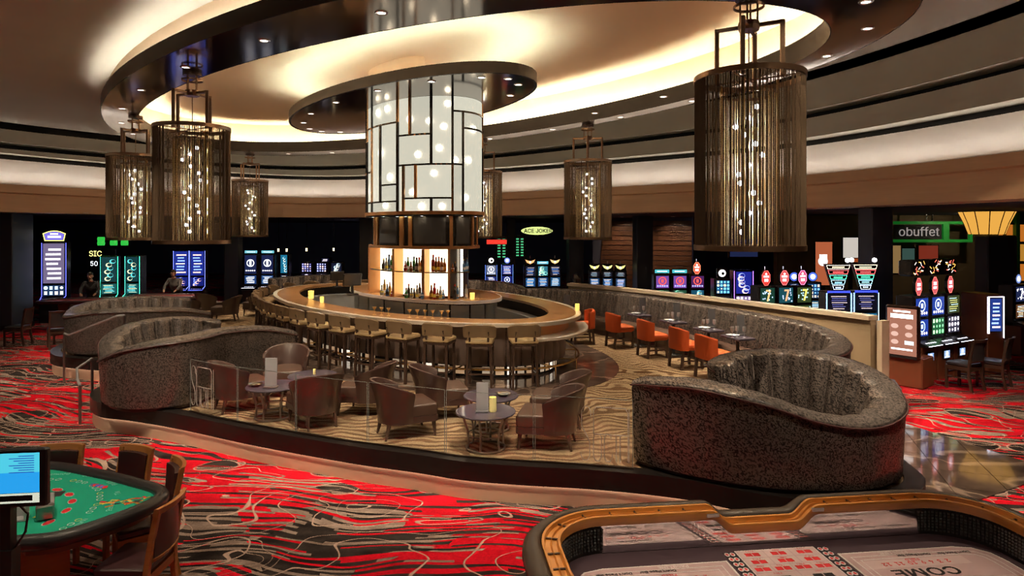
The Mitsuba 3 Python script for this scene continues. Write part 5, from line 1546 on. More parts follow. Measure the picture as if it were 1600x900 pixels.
        for c in ((1, .9, .8), (1, .5, .1), (.9, .15, .1)):
            lit(p, 'mark', shapely.union_all([sa.rotate(sg.box(x - .045, z - .012, x + .045, z + .012), r.uniform(-60, 60)) for x, z in [(r.uniform(-.2, .2), zt + r.uniform(.46, .72)) for _ in range(5)]]), -.074 - .001 * c[1], c, 1.6, h)
    return p


blue, green, red, teal, white, purple = (.05, .15, 1.0), (.05, .6, .25), (1.0, .10, .08), (.1, .65, .7), (.9, .95, 1.0), (.5, .2, 1.0)
SL = [  # name args, place, facing (deg), label
    (('crown', red, blue, (.6, .8, 1), 'ring', blue, (.7, .8, 1), 'ring', 1, .58, True), (8.55, 13.55), 29, 'front slot machine beside the lit end poster, red octagon sign and blue ring screens'),
    (('crown', red, (.05, .35, .12), (.3, 1, .4), 'reels', blue, (.7, .8, 1), 'ring', 2, .58, True), (9.09, 13.85), 29, 'middle slot machine of the front bank, green reels under a blue screen'),
    (('crown', red, (.12, .12, .2), (1, .8, .9), 'reels', (.12, .16, .05), (.6, .6, .2), 'lines', 3, .58, True), (9.63, 14.15), 29, 'right slot machine of the front bank with olive upper screen'),
    (('pill', teal, (.05, .2, .1), (.3, .8, .4), 'swirl', purple, red, 'ring', 4, .52), (4.72, 20.2), 0, 'slot machine with teal sign behind the partition, first from the left'),
    (('pill', teal, (.04, .18, .1), (.3, .8, .5), 'swirl', purple, red, 'ring', 5, .52), (5.27, 20.2), 0, 'slot machine with teal sign behind the partition, second from the left'),
    (('octagon', (1, .2, .1), (.03, .2, .35), (.2, .7, .8), 'swirl', (.2, .05, .3), red, 'ring', 6, .52), (5.82, 20.2), 0, 'slot machine with red round sign, right of the two teal signs'),
    (('ball', white, (.03, .03, .05), white, 'lines', (.05, .25, .6), (.2, .7, 1), 'reels', 7, .5), (6.03, 18.4), 0, 'slim slot machine with a white ball emblem over a small blue screen'),
    (('none', white, (.6, .4, .9), (1, .9, 1), 'reels', (.04, .06, .8), (.35, .45, 1), 'swirl', 8, .56, False, (.8, .7, 1), (.35, .15, .9), 1.25), (6.62, 18.4), 0, 'tall slot machine with one big blue swirl screen and purple edges'),
    (('octagon', red, (.04, .15, .10), (1, .5, .2), 'seven', (.03, .14, .09), (1, .5, .2), 'seven', 9, .5), (6.32, 16.0), 10, 'slot machine with red octagon sign and a seven, left one of three'),
    (('octagon', (.9, .15, .15), (.04, .2, .25), (1, .35, .15), 'seven', (.03, .2, .25), (1, .4, .2), 'seven', 10, .5), (6.82, 16.1), 10, 'slot machine with red octagon sign and a seven, middle one of three'),
    (('octagon', (.9, .2, .4), (.10, .16, .05), (1, .75, .15), 'seven', (.10, .16, .05), (1, .75, .15), 'seven', 11, .5), (7.32, 16.2), 10, 'slot machine with pink octagon sign and a yellow seven, right one of three'),
    (('round', (.1, .2, 1), (.08, .25, .4), (.5, .8, 1), 'lines', (.03, .12, .35), (.2, .5, .9), 'reels', 12, .46), (7.55, 17.2), 0, 'slot machine with small blue round sign, left one of a pair'),
    (('round', (.1, .2, 1), (.1, .3, .45), (.5, .8, 1), 'lines', (.03, .14, .4), (.2, .5, .9), 'reels', 13, .46), (8.05, 17.2), 0, 'slot machine with small blue round sign, right one of a pair'),
    (('pyramid', blue, (.03, .35, .8), (.6, .9, 1), 'lines', (.01, .01, .03), (.1, .1, .3), 'lines', 14, .58, False, (.8, .85, 1), (.3, .6, 1)), (7.35, 14.5), 0, 'slot machine with a stepped rainbow sign and blue neon sides, left of the pair'),
    (('pyramid', blue, (.03, .45, .9), (.6, .9, 1), 'lines', (.01, .01, .03), (.1, .1, .3), 'lines', 15, .58, False, (.8, .85, 1), (.3, .6, 1)), (8.02, 14.6), 0, 'slot machine with a stepped rainbow sign and blue neon sides, next to the black pillar'),
    (('mask', (.9, .4, .15), (.03, .2, .6), (.3, .6, 1), 'lines', (.02, .03, .08), (.1, .2, .5), 'lines', 16, .5), (.72, 25.5), 5, 'slot machine with an orange mask sign, left of the lit blue screen'),
    (('pill', (.2, .7, .9), (.03, .15, .5), (.3, .6, 1), 'lines', (.10, .5, .7), (.4, 1, .7), 'swirl', 17, .5), (1.22, 25.6), 5, 'slot machine with a bright sky blue upper screen past the bar column'),
    (('mask', (.9, .5, .2), (.03, .2, .5), (.6, .8, 1), 'lines', (.02, .03, .08), (.1, .2, .5), 'lines', 18, .5), (1.72, 25.7), 5, 'slot machine with an orange mask sign, right of the lit blue screen'),
    (('mask', (.7, .65, .2), (.03, .15, .4), (.4, .6, 1), 'lines', (.02, .02, .04), (.1, .2, .3), 'lines', 19, .48, False, (.8, .85, 1), None, .8), (3.25, 25.2), -5, 'low slot machine with a dim yellow mask sign, left one of three'),
    (('mask', (.75, .7, .25), (.03, .15, .4), (.4, .6, 1), 'lines', (.02, .02, .04), (.1, .2, .3), 'lines', 20, .48, False, (.8, .85, 1), None, .8), (3.75, 25.15), -5, 'low slot machine with a dim yellow mask sign, middle one of three'),
    (('mask', (.7, .6, .2), (.05, .15, .35), (.5, .6, 1), 'lines', (.02, .02, .04), (.1, .2, .3), 'lines', 21, .48, False, (.8, .85, 1), None, .8), (4.25, 25.1), -5, 'low slot machine with a dim yellow mask sign, right one of three'),
    (('ball', white, (.06, .1, .5), (.9, .9, 1), 'lines', (.5, .6, .9), (1, .9, .9), 'ring', 22, .5, False, (.3, .4, 1), (.1, .2, 1)), (-.85, 26.2), 0, 'slot machine with white lettering under the red sign, left of a blue one'),
    (('round', (.2, .3, 1), (.04, .06, .5), (.8, .9, 1), 'ring', (.05, .08, .6), (.5, .6, 1), 'lines', 23, .5, False, (.3, .4, 1), (.1, .2, 1)), (-.20, 26.4), 0, 'deep blue slot machine with a white glow, right of the red sign'),
    (('fan', purple, (.05, .12, .3), (.6, .8, 1), 'reels', (.5, .4, .7), (1, .95, 1), 'lines', 24, .75, False, (.3, .4, .6), (.1, .12, .9), 2.0), (-15.7, 22.0), 15, 'slot machine with a fan shaped purple and gold sign at the far left'),
    (('none', green, (.03, .28, .3), (.2, .8, .8), 'lines', (.02, .12, .14), (.1, .6, .6), 'swirl', 25, .56, False, (.2, .8, .5), (.05, .75, .45), 1.5), (-14.2, 22.6), 20, 'slot machine outlined in green neon, left one of a pair'),
    (('none', green, (.03, .28, .3), (.2, .8, .8), 'lines', (.02, .12, .14), (.1, .6, .6), 'swirl', 26, .56, False, (.2, .8, .5), (.05, .75, .45), 1.5), (-13.42, 22.75), -5, 'slot machine outlined in green neon, right one of a pair'),
    (('none', blue, (.02, .04, .5), (.2, .3, 1), 'swirl', (.04, .08, .8), (.3, .5, 1), 'lines', 27, .6, False, (.1, .15, .8), (.15, .2, 1), 1.6), (-13.3, 25.8), 10, 'slot machine with two blue framed screens, left half of the twin'),
    (('none', blue, (.02, .04, .5), (.2, .3, 1), 'swirl', (.04, .08, .8), (.3, .5, 1), 'lines', 28, .6, False, (.1, .15, .8), (.15, .2, 1), 1.6), (-12.65, 25.8), 10, 'slot machine with two blue framed screens, right half of the twin'),
    (('pill', (.2, .7, .8), (.05, .15, .5), white, 'lines', (.03, .05, .2), white, 'ring', 29, .6, False, (.8, .85, 1), None, 1.4), (-10.9, 26.8), 0, 'slot machine with a white ring screen under a teal light, left one of two'),
    (('pill', (.2, .7, .8), (.06, .2, .6), white, 'lines', (.03, .05, .2), white, 'ring', 30, .6, False, (.8, .85, 1), None, 1.4), (-10.2, 26.8), 0, 'slot machine with a white ring screen under a teal light, right one of two'),
    (('none', blue, (.02, .03, .10), (.2, .6, .8), 'lines', (.03, .45, .8), (.5, .9, 1), 'swirl', 31, .4, False, (.8, .85, 1), None, 1.4), (-9.65, 27.2), 0, 'slim slot machine with a sky blue upright screen'),
    (('none', blue, (.02, .02, .06), (.9, .8, 1), 'ring', (.02, .02, .10), (.4, .4, 1), 'reels', 32, .55), (-8.95, 28.0), 0, 'slot machine with a row of violet symbols, left one of three behind the stools'),
    (('none', blue, (.02, .02, .06), (.9, .8, 1), 'ring', (.02, .02, .12), (.45, .5, 1), 'reels', 33, .55), (-8.3, 28.0), 0, 'slot machine with a row of violet symbols, middle one of three behind the stools'),
    (('none', blue, (.02, .02, .06), (.4, .4, .8), 'lines', (.02, .03, .08), (.6, .9, 1), 'swirl', 34, .55), (-7.65, 28.0), 0, 'slot machine with pale blue crescents, right one of three behind the stools'),
    (('none', green, (.03, .05, .04), (.9, .9, .9), 'lines', (.02, .05, .05), (.5, .9, .7), 'ring', 35, .5), (-6.2, 29.0), 0, 'dim slot machine with greenish lights left of the dark blue pillar'),
    (('round', (.2, .3, .7), (.30, .12, .05), (1, .8, .5), 'lines', (.04, .06, .2), (.9, .9, 1), 'seven', 36, .56, True), (12.9, 16.4), 25, 'slot machine at the far right edge with an orange tinted screen'),
    (('none', blue, (.02, .03, .10), (.3, .4, .9), 'lines', (.02, .03, .15), (.3, .4, 1), 'reels', 41, .55), (-19.4, 33.0), 10, 'dim blue slot machine far behind the green neon pair'),
    (('mask', (.5, .3, .6), (.02, .03, .10), (.4, .5, .9), 'lines', (.02, .03, .2), (.3, .4, 1), 'swirl', 42, .55), (-16.6, 32.0), 5, 'dim blue slot machine far back, left of the blue framed twin'),
    (('round', (.15, .15, .6), (.02, .03, .10), (.4, .5, .9), 'lines', (.03, .02, .10), (.6, .4, 1), 'ring', 43, .55), (-13.9, 32.5), 0, 'dim violet slot machine far back, right of the blue framed twin'),
    (('none', blue, (.02, .02, .06), (.9, .9, 1), 'reels', (.02, .02, .06), (.9, .8, .9), 'lines', 44, .5), (-9.6, 33.0), 0, 'far slot machine with small white lights left of the dim greenish one'),
    (('ball', white, (.02, .02, .05), (.8, .8, .9), 'lines', (.02, .02, .06), (.6, .7, .9), 'reels', 45, .5), (5.9, 30.2), 0, 'dim slot machine in the dark beside the slatted wall'),
]
for args, (x, y), rz, lab in SL:
    place(slot(*args, kb=.38, kf=1.5), 'slot_machine', lab, 'slot machine', (x, y, 0.0), math.radians(rz))
# end poster of the front bank
ep = Proto()
ep.add('frame', box(.62, .12, 1.06, 0, .0, 1.11, .03), 'bronze_dark')
ep.add('sheet', quad(-.27, .27, .64, 1.58, -.062), 'screen_black', emit=area((.42, .17, .11), 0))
lit(ep, 'headline', sg.box(-.21, 1.38, .21, 1.47).union(sg.box(-.16, 1.50, .16, 1.54)), -.064, (1, .9, .85), 2.2)
for x, z in ((-.13, 1.22), (.13, 1.22), (-.13, 1.06), (.13, 1.06), (-.13, .90)):
    lit(ep, 'picture', disc(x, z, .07, 1, .7), -.064, (1, .62, .5), .9)
lit(ep, 'caption', sg.box(.05, .86, .22, .94), -.064, (.9, .95, 1), 1.2)
lit(ep, 'footer', sg.box(-.2, .74, .2, .78), -.064, (1, 1, 1), 1.6)
ep.add('plinth', box(.70, .6, .6, 0, .3, .30, .02), 'cherry_wood')
ep.add('screen_bottom', quad(-.27, .27, .58, .63, -.062), 'black_plastic')
place(ep, 'end_poster', 'lit copper coloured poster closing the left end of the front slot bank', 'poster', (7.88, 12.9, 0.0), math.radians(-52))
pd = Proto()
pd.add('body', box(.30, .16, 1.0, 0, 0, .50, .02), 'cherry_wood')
screen(pd, 'screen', -.11, .11, .72, .92, -.085, (.4, .6, .9), (1, 1, 1), 'ring', 40, .9, 2.5)
side = Proto()
side.add('cabinet', box(.42, .7, 1.75, 0, 0, .875, .02), 'cherry_wood')
screen(side, 'screen', -.14, .14, .95, 1.66, -.355, (.04, .10, .55), (.35, .5, 1), 'lines', 41, .5, 1.8)
side.add('neon_strip', cat(bar([-.19, -.36, .9], [-.19, -.36, 1.7], .03), bar([.19, -.36, .8], [.19, -.36, 1.7], .02), bar([-.19, -.36, 1.7], [.19, -.36, 1.7], .02)), 'screen_black', emit=area((2.2, 2.4, 3.0), 0))
place(side, 'side_cabinet', 'upright cabinet edged in white neon at the right of the front slot bank', 'slot machine', (10.5, 14.3, 0), math.radians(8))
# dark casino chairs: the wooden chair in black
dk_ = Proto()
for path, dd in wc.parts:
    nb = {'chair_wood': 'dark_wood', 'burgundy_leather': 'black_leather'}[dd['bsdf']['id']]
    dk_.parts.append((path, {**dd, 'bsdf': {'type': 'ref', 'id': nb}}))
DC = [(9.0, 12.75, 25, 'dark chair pulled up to the front slot bank, left one of the pair'), (9.72, 12.95, 40, 'dark chair pulled up to the front slot bank, right one of the pair'), (7.95, 14.0, -60, 'dark chair between the low partition and the front slot bank'),
      (7.3, 13.75, 0, 'dark chair behind the end of the low partition'),
      (-13.9, 16.2, 60, 'dark chair at the far left edge, nearest the red carpet'), (-13.6, 17.6, 100, 'dark chair at the far left by the gaming table'), (-12.7, 18.0, 140, 'dark chair at the far left, right of the pillar'),
      (-12.2, 17.2, 40, 'dark chair at the far left beside the second booth'), (-11.8, 19.2, 180, 'dark chair at the far left, farther back by the dealer')]
for x, y, rz, lab in DC:
    place(dk_, 'dark_chair', lab, 'chair', (x, y, 0.0), math.radians(rz), 'dark chairs on the gaming floor')
for x, y in [(-13.9, 20.9), (-12.0, 22.3)]:
    place(dl, 'downlight', 'small downlight in the low ceiling over the %s dark gaming table' % ('nearer' if y < 22 else 'farther'), 'downlight', (x, y, 3.717), group='downlights over the gaming tables')
    spot(x, y, 3.65, 7.0, cutoff=50, beam=25)
for k, (x, y) in enumerate([(-19.0, 30.0), (-9.0, 34.0), (-2.0, 33.0), (9.5, 25.0), (15.0, 20.5)]):
    place(dl, 'downlight', 'dim low ceiling downlight, %s from the left at the back' % ORD[k], 'downlight', (x, y, 3.717), group='dim downlights at the back')
    spot(x, y, 3.65, 4.0, rgb=(.75, .8, 1.0) if k < 4 else WARM, cutoff=70, beam=40, aim=(x * 1.1, y + 4, 1.5))
# pillars
for x, y, w, lab in [(8.77, 15.45, .54, 'black square pillar between the rainbow signs and the front slot bank'), (2.65, 27.0, .62, 'dark blue pillar behind the lone chandelier'), (5.0, 24.5, .62, 'dark pillar in front of the slatted wall'),
                     (-6.85, 30.5, .75, 'dark blue pillar just left of the bar column'), (-12.1, 27.8, .6, 'dark blue pillar behind the largest left chandelier'), (-16.3, 20.6, 1.05, 'wide dark pillar at the far left edge'), (-.05, 30.0, .4, 'narrow blue lit pillar right of the bar column')]:
    q = Proto()
    q.add('shaft', box(w, w, 3.70, 0, 0, 1.85, .02), 'pillar_blue')
    q.add('base', box(w + .06, w + .06, .16, 0, 0, .08, .01), 'black_plastic')
    place(q, 'pillar', lab, 'pillar', (x, y, 0.0), .1, kind='structure')
# slatted timber wall
sw = struct('wall_slats', prism(sg.Polygon([(3.6, 28.6), (7.6, 27.0), (7.7, 27.2), (3.7, 28.8)]), 0, 3.7), 'wall_dark', 'red brown slatted timber wall behind the slot machines', 'wall')
dw = np.array([4.0, -1.6]); Lw = np.hypot(*dw); aw = math.atan2(dw[1], dw[0])
for k in range(15):
    x0 = .25 + .02 * k
    child(sw, 'slat', mv(box(Lw - x0, .05, .19, (Lw - x0) / 2 + x0 / 1.0 - Lw / 2, 0, 0, .008), 5.58, 27.76, .45 + k * .215, rz=aw), 'slat_wood')
for k, (x, y) in enumerate([(4.6, 27.0), (6.6, 26.2)]):
    place(dl, 'downlight', 'small downlight in the low ceiling before the %s half of the slatted wall' % ['left', 'right'][k], 'downlight', (x, y, 3.717), group='downlights before the slatted wall')
    spot(x, y, 3.65, 9.0, cutoff=55, beam=30, aim=(x + .35, y + .9, 1.6))
# signs
sg1 = Proto()
o = disc(0, 0, .5, 1.5, .42, 20)
sg1.add('case', mv(trimesh.creation.extrude_polygon(o, .10, engine='earcut'), 0, 0, 0, rx=math.pi / 2), 'black_plastic')
lit(sg1, 'face', o.buffer(-.02), -.103, (.75, .85, .28), 1.1)
for s, x in (('ACE', -.36), ('JOKER', .33)):
    m = ctext(s, .17, .004, True)
    sg1.add('lettering', mv(m, x, -.104, 0, rx=math.pi / 2), 'print_green')
scene['print_green'] = pr((0.03, 0.16, 0.04), 0.6)
sg1.add('hanger', cat(bar([-.4, 0, .1], [-.4, 0, .6], .02), bar([.4, 0, .1], [.4, 0, .6], .02)), 'black_plastic')
place(sg1, 'hanging_sign', 'glowing yellow green oval sign hanging past the bar column', 'sign', (1.14, 29.5, 3.13))
sg2 = Proto()
sg2.add('case', box(.85, .12, .22, 0, 0, 0, .01), 'black_plastic')
lit(sg2, 'face', sg.box(-.41, -.09, .41, .09), -.063, (1, .05, .03), 1.0)
sg2.add('hanger', bar([0, 0, .1], [0, 0, 1.03], .03), 'black_plastic')
place(sg2, 'hanging_sign', 'small red lit sign above the slot machines right of the bar column', 'sign', (-.62, 26.0, 2.68))
sg3 = Proto()
sg3.add('board', box(.55, .06, 1.1, 0, 0, 0, .01), 'black_plastic')
nq = lit(sg3, 'numbers', shapely.union_all([sg.box(-.2 + .22 * (k % 2), -.45 + .13 * (k // 2), -.07 + .22 * (k % 2), -.38 + .13 * (k // 2)) for k in range(14)]), -.032, (.1, .7, .3), .8)
sg3.lab[nq] = {'kind': 'stuff'}
sg3.add('hanger', bar([0, 0, .5], [0, 0, 1.34], .03), 'black_plastic')
place(sg3, 'results_board', 'dark board with two columns of green numbers, left one of two', 'sign', (-.45, 29.0, 2.37))
place(sg3, 'results_board', 'dark board with two columns of green numbers under the yellow sign', 'sign', (.4, 30.6, 2.37))
sg4 = Proto()
sg4.add('board', box(1.0, .06, .8, 0, 0, 0, .01), 'black_plastic')
for s, x, z, c, h in (('SIC', -.25, .22, (1, .9, .3), .2), ('50', -.30, -.15, (.9, .95, 1), .17), ('150', .15, -.15, (.9, .95, 1), .17)):
    sg4.add('lettering', mv(ctext(s, h, .004, True), x, -.033, z, rx=math.pi / 2), 'screen_black', emit=area(np.array(c) * 1.3, 0))
sg4.add('post', bar([0, .02, -.4], [0, .02, -2.05], .08), 'black_plastic')
place(sg4, 'limit_sign', 'black sign with gold letters over white numbers at the far left', 'sign', (-15.35, 24.0, 2.06))
sg5 = Proto()
for x in (-.33, 0, .33):
    sg5.add('lantern', lathe([(0.0001, 0), (.10, 0), (.10, .28), (0.0001, .28)], 12), 'screen_black', emit=area((.05, .9, .12), 0)) if False else None
for x in (-.42, .0, .36):
    sg5.add('lantern', mv(lathe([(0.0001, 0), (.11, 0), (.12, .08), (.11, .16), (.12, .24), (.10, .30), (0.0001, .30)], 12), x, 0, 0), 'screen_black', emit=area((.03, .55, .06), 0))
sg5.add('bar', box(1.2, .05, .05, 0, 0, .33), 'black_plastic')
sg5.add('hanger', bar([0, 0, .33], [0, 0, 1.05], .03), 'black_plastic')
place(sg5, 'lantern_sign', 'row of three green lit lanterns above the green neon slot machines', 'lamp', (-14.0, 22.5, 2.62), .1)
lp = Proto()
lp.add('case', box(.14, .10, .22, 0, 0, 0, .01), 'black_plastic')
lit(lp, 'lens', sg.box(-.05, -.08, .05, .08), -.053, (1, .8, .45), 2.2)
lp.add('hanger', bar([0, 0, .1], [0, 0, 3.7 - 2.2], .02), 'black_plastic')
for k, (x, y, z) in enumerate([(-11.3, 31, 2.2), (-10.9, 31, 2.2), (-10.1, 31.5, 2.15), (-8.9, 32, 2.2), (-6.9, 32.5, 2.2)]):
    place(lp, 'wall_lamp', 'small amber lamp glowing over the dark slot machines, %s from the left' % ORD[k], 'lamp', (x, y, 2.2), 0, 'small amber lamps at the back')

# buffet corner at the far right
bfr = Proto()
GR = 'print_leaf'
scene['print_leaf'] = pr((0.02, 0.25, 0.04), 0.5)
def frame(x0, x1, z0, z1, t=.10):
    return cat(box(x1 - x0, .1, t, (x0 + x1) / 2, 0, z0 + t / 2), box(x1 - x0, .1, t, (x0 + x1) / 2, 0, z1 - t / 2), box(t, .1, z1 - z0 - 2 * t, x0 + t / 2, 0, (z0 + z1) / 2), box(t, .1, z1 - z0 - 2 * t, x1 - t / 2, 0, (z0 + z1) / 2))
bfr.add('frame', frame(0, 2.55, 0, .72), GR, emit=area((.003, .075, .008), 0))
bfr.add('frame', frame(2.55, 3.45, 0, .72), GR, emit=area((.003, .075, .008), 0))
bfr.add('panel', box(1.85, .04, .48, 1.50, .02, .36), 'black_matte')
bfr.add('lettering', mv(ctext('obuffet', .30, .02, False), 1.62, -.03, .37, rx=math.pi / 2), 'print_white', emit=area((.22, .2, .2), 0))
for x in (.2, 1.9, 2.1, 3.2):
    bfr.add('hanger', bar([x, 0, .7], [x, 0, .98], .03), 'black_plastic')
place(bfr, 'buffet_sign', 'hanging sign reading buffet in a green frame at the far right', 'sign', (12.35, 22.0, 2.74), 0)
gl_ = Proto()
for k in range(12):
    t0, t1 = k * math.pi / 6 + .02, (k + 1) * math.pi / 6 - .02
    P = np.array([[(r * math.cos(t), r * math.sin(t), z) for r, z in ((.42, 0), (.52, .3), (.66, .62))] for t in np.linspace(t0, t1, 4)])
    m = grid(P)
    if (m.face_normals[:, :2] * m.triangles_center[:, :2]).sum() < 0:
        m.invert()
    gl_.add('shade_panel', m, 'screen_black', emit=area((.85, .42, .07), .15))
gl_.add('rib', cat([tube([(.42 * math.cos(t), .42 * math.sin(t), 0), (.52 * math.cos(t), .52 * math.sin(t), .3), (.66 * math.cos(t), .66 * math.sin(t), .62)], .012, 4) for t in np.arange(12) * math.pi / 6]), 'bronze_dark')
gl_.add('rod', bar([0, 0, .3], [0, 0, .66], .04), 'bronze_dark')
place(gl_, 'drum_lamp', 'large amber glowing drum lamp at the far right ceiling', 'lamp', (13.2, 17.8, 3.04))
single('dark_kiosk', box(.80, .5, 3.02, 13.0, 17.2, 1.51, .03), 'pillar_blue', 'tall dark kiosk under the amber drum lamp at the far right', 'kiosk')
lt = Proto()
for k in range(5):
    z0 = .5 + k * .58
    lt.add('panel', quad(-.9, .9, z0, z0 + .5, 0), 'screen_black', emit=area(np.array([(.9, .26, .03), (.8, .36, .05)][k % 2]) * .55, .1))
    lt.add('bar', box(1.9, .05, .05, 0, -.03, z0 + .525), 'black_plastic')
    lt.add('arch', mv(trimesh.creation.extrude_polygon(sg.box(-.28, -.25, .28, .25).difference(disc(-.28, 0, .22)).difference(disc(.28, 0, .18)).intersection(sg.box(-.28, -.25, .02, .25)), .03, engine='earcut'), -.62, -.03, z0 + .25, rx=math.pi / 2), 'black_plastic')
lt.add('post', box(.12, .12, 3.68, -.28, -.06, 1.84), 'print_leaf')
lt.add('post', box(.08, .12, 3.68, -.95, -.06, 1.84), 'black_plastic')
lt.add('backing', box(2.0, .1, 3.68, 0, .06, 1.84), 'black_matte')
place(lt, 'lattice_screen', 'orange lit lattice screen with a dark green post at the right edge', 'screen', (15.1, 18.9, 0.0), .1)
ps = Proto()
ps.add('panel', box(.62, .06, 1.55, 0, 0, 0, .01), 'black_plastic')
lit(ps, 'sheet', sg.box(-.29, -.75, .29, .75), -.032, (.80, .20, .08), .55)
lit(ps, 'figure', disc(-.03, .08, .17, 1, 1).union(sg.box(-.16, .16, .12, .32)), -.034, (1, .9, .85), 1.3)
ps.add('stand', bar([0, .02, -.7], [0, .02, -1.98], .1), 'black_plastic')
place(ps, 'lit_poster', 'orange lit poster with a white figure behind the blue slot machines', 'poster', (10.8, 22.2, 2.0))
ps2 = Proto()
ps2.add('panel', box(.62, .06, .75, 0, 0, 0, .01), 'black_plastic')
lit(ps2, 'sheet', sg.box(-.28, -.35, .28, .35), -.032, (.75, .68, .60), .8)
ps2.add('stand', bar([0, .02, -.3], [0, .02, -2.548], .1), 'black_plastic')
place(ps2, 'lit_poster', 'pale lit poster above the rainbow signs', 'poster', (11.75, 22.2, 2.55))
struct('wall_buffet', prism(sg.box(9.6, 23.2, 20, 23.5), 0, 3.7), 'wall_buffet_paint', 'dark olive wall behind the buffet sign', 'wall')
scene['wall_buffet_paint'] = pr((0.16, 0.11, 0.06), 0.7)
for x0, x1, z0, z1, c, lab in [(12.2, 12.95, 2.0, 2.75, (.5, .09, .02), 'orange red lit panel left of the black pillar'), (13.75, 14.05, 1.6, 2.6, (.40, .24, .09), 'narrow tan lit panel right of the black pillar'),
                               (14.1, 14.55, 2.0, 2.5, (.06, .12, .10), 'grey green lit picture under the buffet sign'), (14.7, 15.4, 2.0, 2.6, (.30, .04, .02), 'dark red lit panel under the buffet sign')]:
    q = Proto()
    q.add('frame', box(x1 - x0 + .06, .06, z1 - z0 + .06, (x0 + x1) / 2, 0, (z0 + z1) / 2), 'black_plastic')
    lit(q, 'sheet', sg.box(x0, z0, x1, z1), -.032, c, .6)
    place(q, 'wall_panel', lab, 'panel', (0, 23.16, 0))
tv = Proto()
tv.add('frame', frame(-.55, .55, -.36, .36, .05), 'bronze_dark')
lit(tv, 'screen', sg.box(-.5, -.31, .5, .31), 0.0, (.02, .03, .10), .6)
tv.add('bracket', bar([0, .05, .2], [0, .05, 1.15], .06), 'black_plastic')
place(tv, 'television', 'dim blue television hanging behind the nearest chandelier', 'television', (8.25, 22.8, 2.52), 0)

# gaming tables with dealers at the far left
gt = Proto()
gt.add('top', prism(rrect(-1.1, 1.1, -.5, .5, .3), .86, .90), 'felt_dark')
gt.add('arm_rest', tube(np.c_[resamp(rrect(-1.12, 1.12, -.52, .52, .3), 48), np.full(48, .89)], .055, 8, True), 'burgundy_leather')
gt.add('pedestal', box(1.1, .5, .85, 0, 0, .43, .02), 'cherry_wood')
scene['felt_dark'] = pr((0.10, 0.012, 0.012), 0.9)
for x, y, rz, lab in [(-13.85, 20.55, .15, 'dark gaming table at the far left in front of the leaning dealer'), (-11.85, 21.9, .1, 'dark gaming table between the second dealer and the far lounge')]:
    place(gt, 'gaming_table', lab, 'gaming table', (x, y, 0.0), rz)


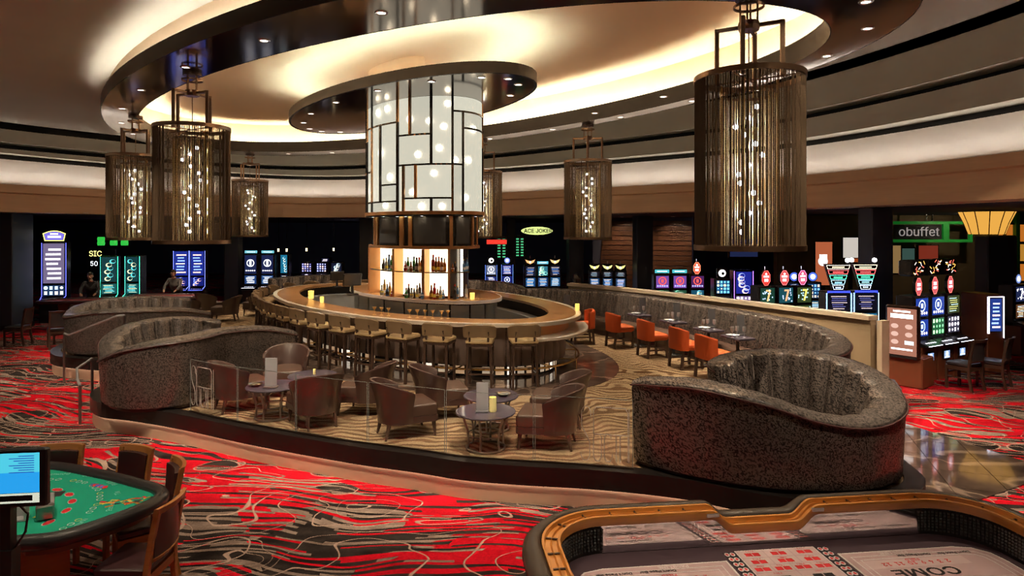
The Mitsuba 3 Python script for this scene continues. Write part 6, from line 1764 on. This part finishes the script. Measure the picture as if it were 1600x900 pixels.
def person(J, head, hair, mats, name, label, facing_=0.0, hair_back=.0):
    """A figure hulled from spheres at its joints (x right, y to the front, z up), smoothed into one body; clothing and hair are its children."""
    import manifold3d as m3

    def ball(c, r):
        return m3.Manifold.sphere(r, 16).translate([float(v) for v in c])

    def chain(*pts):
        out = m3.Manifold()
        for (c0, r0), (c1, r1) in zip(pts[:-1], pts[1:]):
            out = out + m3.Manifold.batch_hull([ball(c0, r0), ball(c1, r1)])
        return out

    def finish(man, n=6):
        man = man.refine_to_length(.03)
        mm_ = man.to_mesh()
        t = trimesh.Trimesh(np.asarray(mm_.vert_properties)[:, :3], np.asarray(mm_.tri_verts), process=True)
        trimesh.smoothing.filter_taubin(t, iterations=n)
        return t
    p = Proto()
    H = np.array(head, float)
    body = chain((H + [0, -.02, -.16], .055), (np.array(J['neck']), .062))
    hd = m3.Manifold.batch_hull([ball(H + [0, -.01, .03], .085), ball(H + [0, .025, -.06], .062), ball(H + [0, .035, -.095], .038)])
    hd = hd + chain((H + [0, .085, .0], .012), (H + [0, .102, -.03], .017)) + ball(H + [.083, -.01, -.02], .022) + ball(H + [-.083, -.01, -.02], .022) + chain((H + [-.022, .078, -.066], .010), (H + [.022, .078, -.066], .010))
    body = body + hd
    for s in ('l', 'r'):
        e, w_, hnd = (np.array(J[k + s]) for k in ('elbow_', 'wrist_', 'hand_'))
        body = body + chain((w_, .030), (hnd, .034))
        dr_ = (hnd - w_) / np.linalg.norm(hnd - w_)
        sd = np.cross(dr_, [0, 0, 1.0]); sd /= np.linalg.norm(sd) + 1e-9
        for k in range(4):
            b0 = hnd + sd * (k - 1.5) * .018
            b1 = b0 + dr_ * (.045 - .004 * abs(k - 1.5)) + [0, 0, -.008]
            body = body + chain((b0, .009), (b1, .0085), (b1 + dr_ * .03 + [0, 0, -.018], .008))
        th = hnd - dr_ * .02 + sd * (.035 if s == 'l' else -.035)
        body = body + chain((hnd - dr_ * .03, .013), (th + dr_ * .03, .010))
    p.add('body', finish(body, 4), 'skin', smooth=60)
    sh_l, sh_r = np.array(J['shoulder_l']), np.array(J['shoulder_r'])
    hip = np.array(J['hip'])
    ch = (sh_l + sh_r) / 2
    top = m3.Manifold.batch_hull([ball(sh_l + [.03, 0, -.02], .075), ball(sh_r - [.03, 0, .02], .075), ball(ch + [0, .04, -.18], .125), ball(ch + [0, -.03, -.18], .125)]) + \
        m3.Manifold.batch_hull([ball(ch + [.08, .03, -.18], .10), ball(ch + [-.08, .03, -.18], .10), ball(hip + [.09, 0, .08], .105), ball(hip + [-.09, 0, .08], .105)])
    for s, sh_ in (('l', sh_l), ('r', sh_r)):
        top = top + chain((sh_, .068), (np.array(J['elbow_' + s]), .050), (np.array(J['wrist_' + s]), .040))
    p.add('shirt', finish(top), mats[0], smooth=60)
    legs = m3.Manifold.batch_hull([ball(hip + [.09, 0, .03], .11), ball(hip + [-.09, 0, .03], .11), ball(hip + [.09, 0, -.08], .10), ball(hip + [-.09, 0, -.08], .10)])
    for s, sx in (('l', -1), ('r', 1)):
        legs = legs + chain((hip + [sx * .09, 0, -.05], .10), (np.array(J['knee_' + s]), .068), (np.array(J['ankle_' + s]), .05))
    p.add('trousers', finish(legs), mats[1], smooth=60)
    for s in 'lr':
        a = np.array(J['ankle_' + s])
        p.add('shoe', finish(chain((a + [0, -.03, -.055], .042), (a + [0, .12, -.06], .036)), 2), 'black_leather', smooth=60)
    hm = m3.Manifold.batch_hull([ball(H + [0, -.02, .05], .090), ball(H + [0, -.045, -.02], .080), ball(H + [0, .03, .075], .062)])
    if hair_back:
        hm = hm + m3.Manifold.batch_hull([ball(H + [.05, -.05, -.02], .075), ball(H + [-.05, -.05, -.02], .075), ball(H + [.06, -.05, -hair_back], .05), ball(H + [-.06, -.05, -hair_back], .05)])
    hm = hm - m3.Manifold.cube([.16, .12, .14], True).translate([float(H[0]), float(H[1] + .105), float(H[2] - .03)])
    p.add('hair', finish(hm, 3), hair, smooth=60)
    ey = [sphere(.011, *(H + [sx * .03, .082, .0]), 1) for sx in (-1, 1)]
    for e in ey:
        p.add('eye', e, 'print_black')
    return p


lean = dict(neck=(0, .20, 1.46), shoulder_l=(-.19, .16, 1.38), shoulder_r=(.19, .16, 1.38), elbow_l=(-.26, .36, 1.16), elbow_r=(.26, .36, 1.16), wrist_l=(-.22, .52, 1.05), wrist_r=(.22, .52, 1.05), hand_l=(-.20, .58, 1.03), hand_r=(.20, .58, 1.03),
            hip=(0, -.02, .95), knee_l=(-.11, .0, .50), knee_r=(.11, .0, .50), ankle_l=(-.12, -.04, .10), ankle_r=(.12, -.04, .10))
stand = dict(neck=(0, .0, 1.50), shoulder_l=(-.19, -.01, 1.42), shoulder_r=(.19, -.01, 1.42), elbow_l=(-.25, .02, 1.14), elbow_r=(.25, .02, 1.14), wrist_l=(-.20, .20, 1.0), wrist_r=(.20, .20, 1.0), hand_l=(-.17, .26, 1.0), hand_r=(.17, .26, 1.0),
             hip=(0, 0, .95), knee_l=(-.10, .02, .50), knee_r=(.10, .02, .50), ankle_l=(-.11, -.02, .10), ankle_r=(.11, -.02, .10))
place(person(lean, (0, .30, 1.62), 'hair_dark', ('cloth_dark', 'cloth_dark'), '', ''), 'person', 'person in dark clothes leaning on a gaming table at the far left', 'person', (-14.25, 21.75, 0), math.radians(-160))
place(person(lean, (0, .30, 1.62), 'hair_dark', ('shirt_grey', 'cloth_dark'), '', ''), 'person', 'person with bare forearms bent over the table behind the far lounge', 'person', (-12.1, 23.1, 0), math.radians(185))
place(person(stand, (0, .03, 1.68), 'hair_dark', ('cloth_dark', 'cloth_dark'), '', '', hair_back=.22), 'person', 'person with long dark hair standing behind the end of the banquette', 'person', (1.98, 19.6, 0.0), math.radians(20))
scene['shirt_grey'] = pr((0.10, 0.09, 0.09), 0.8)
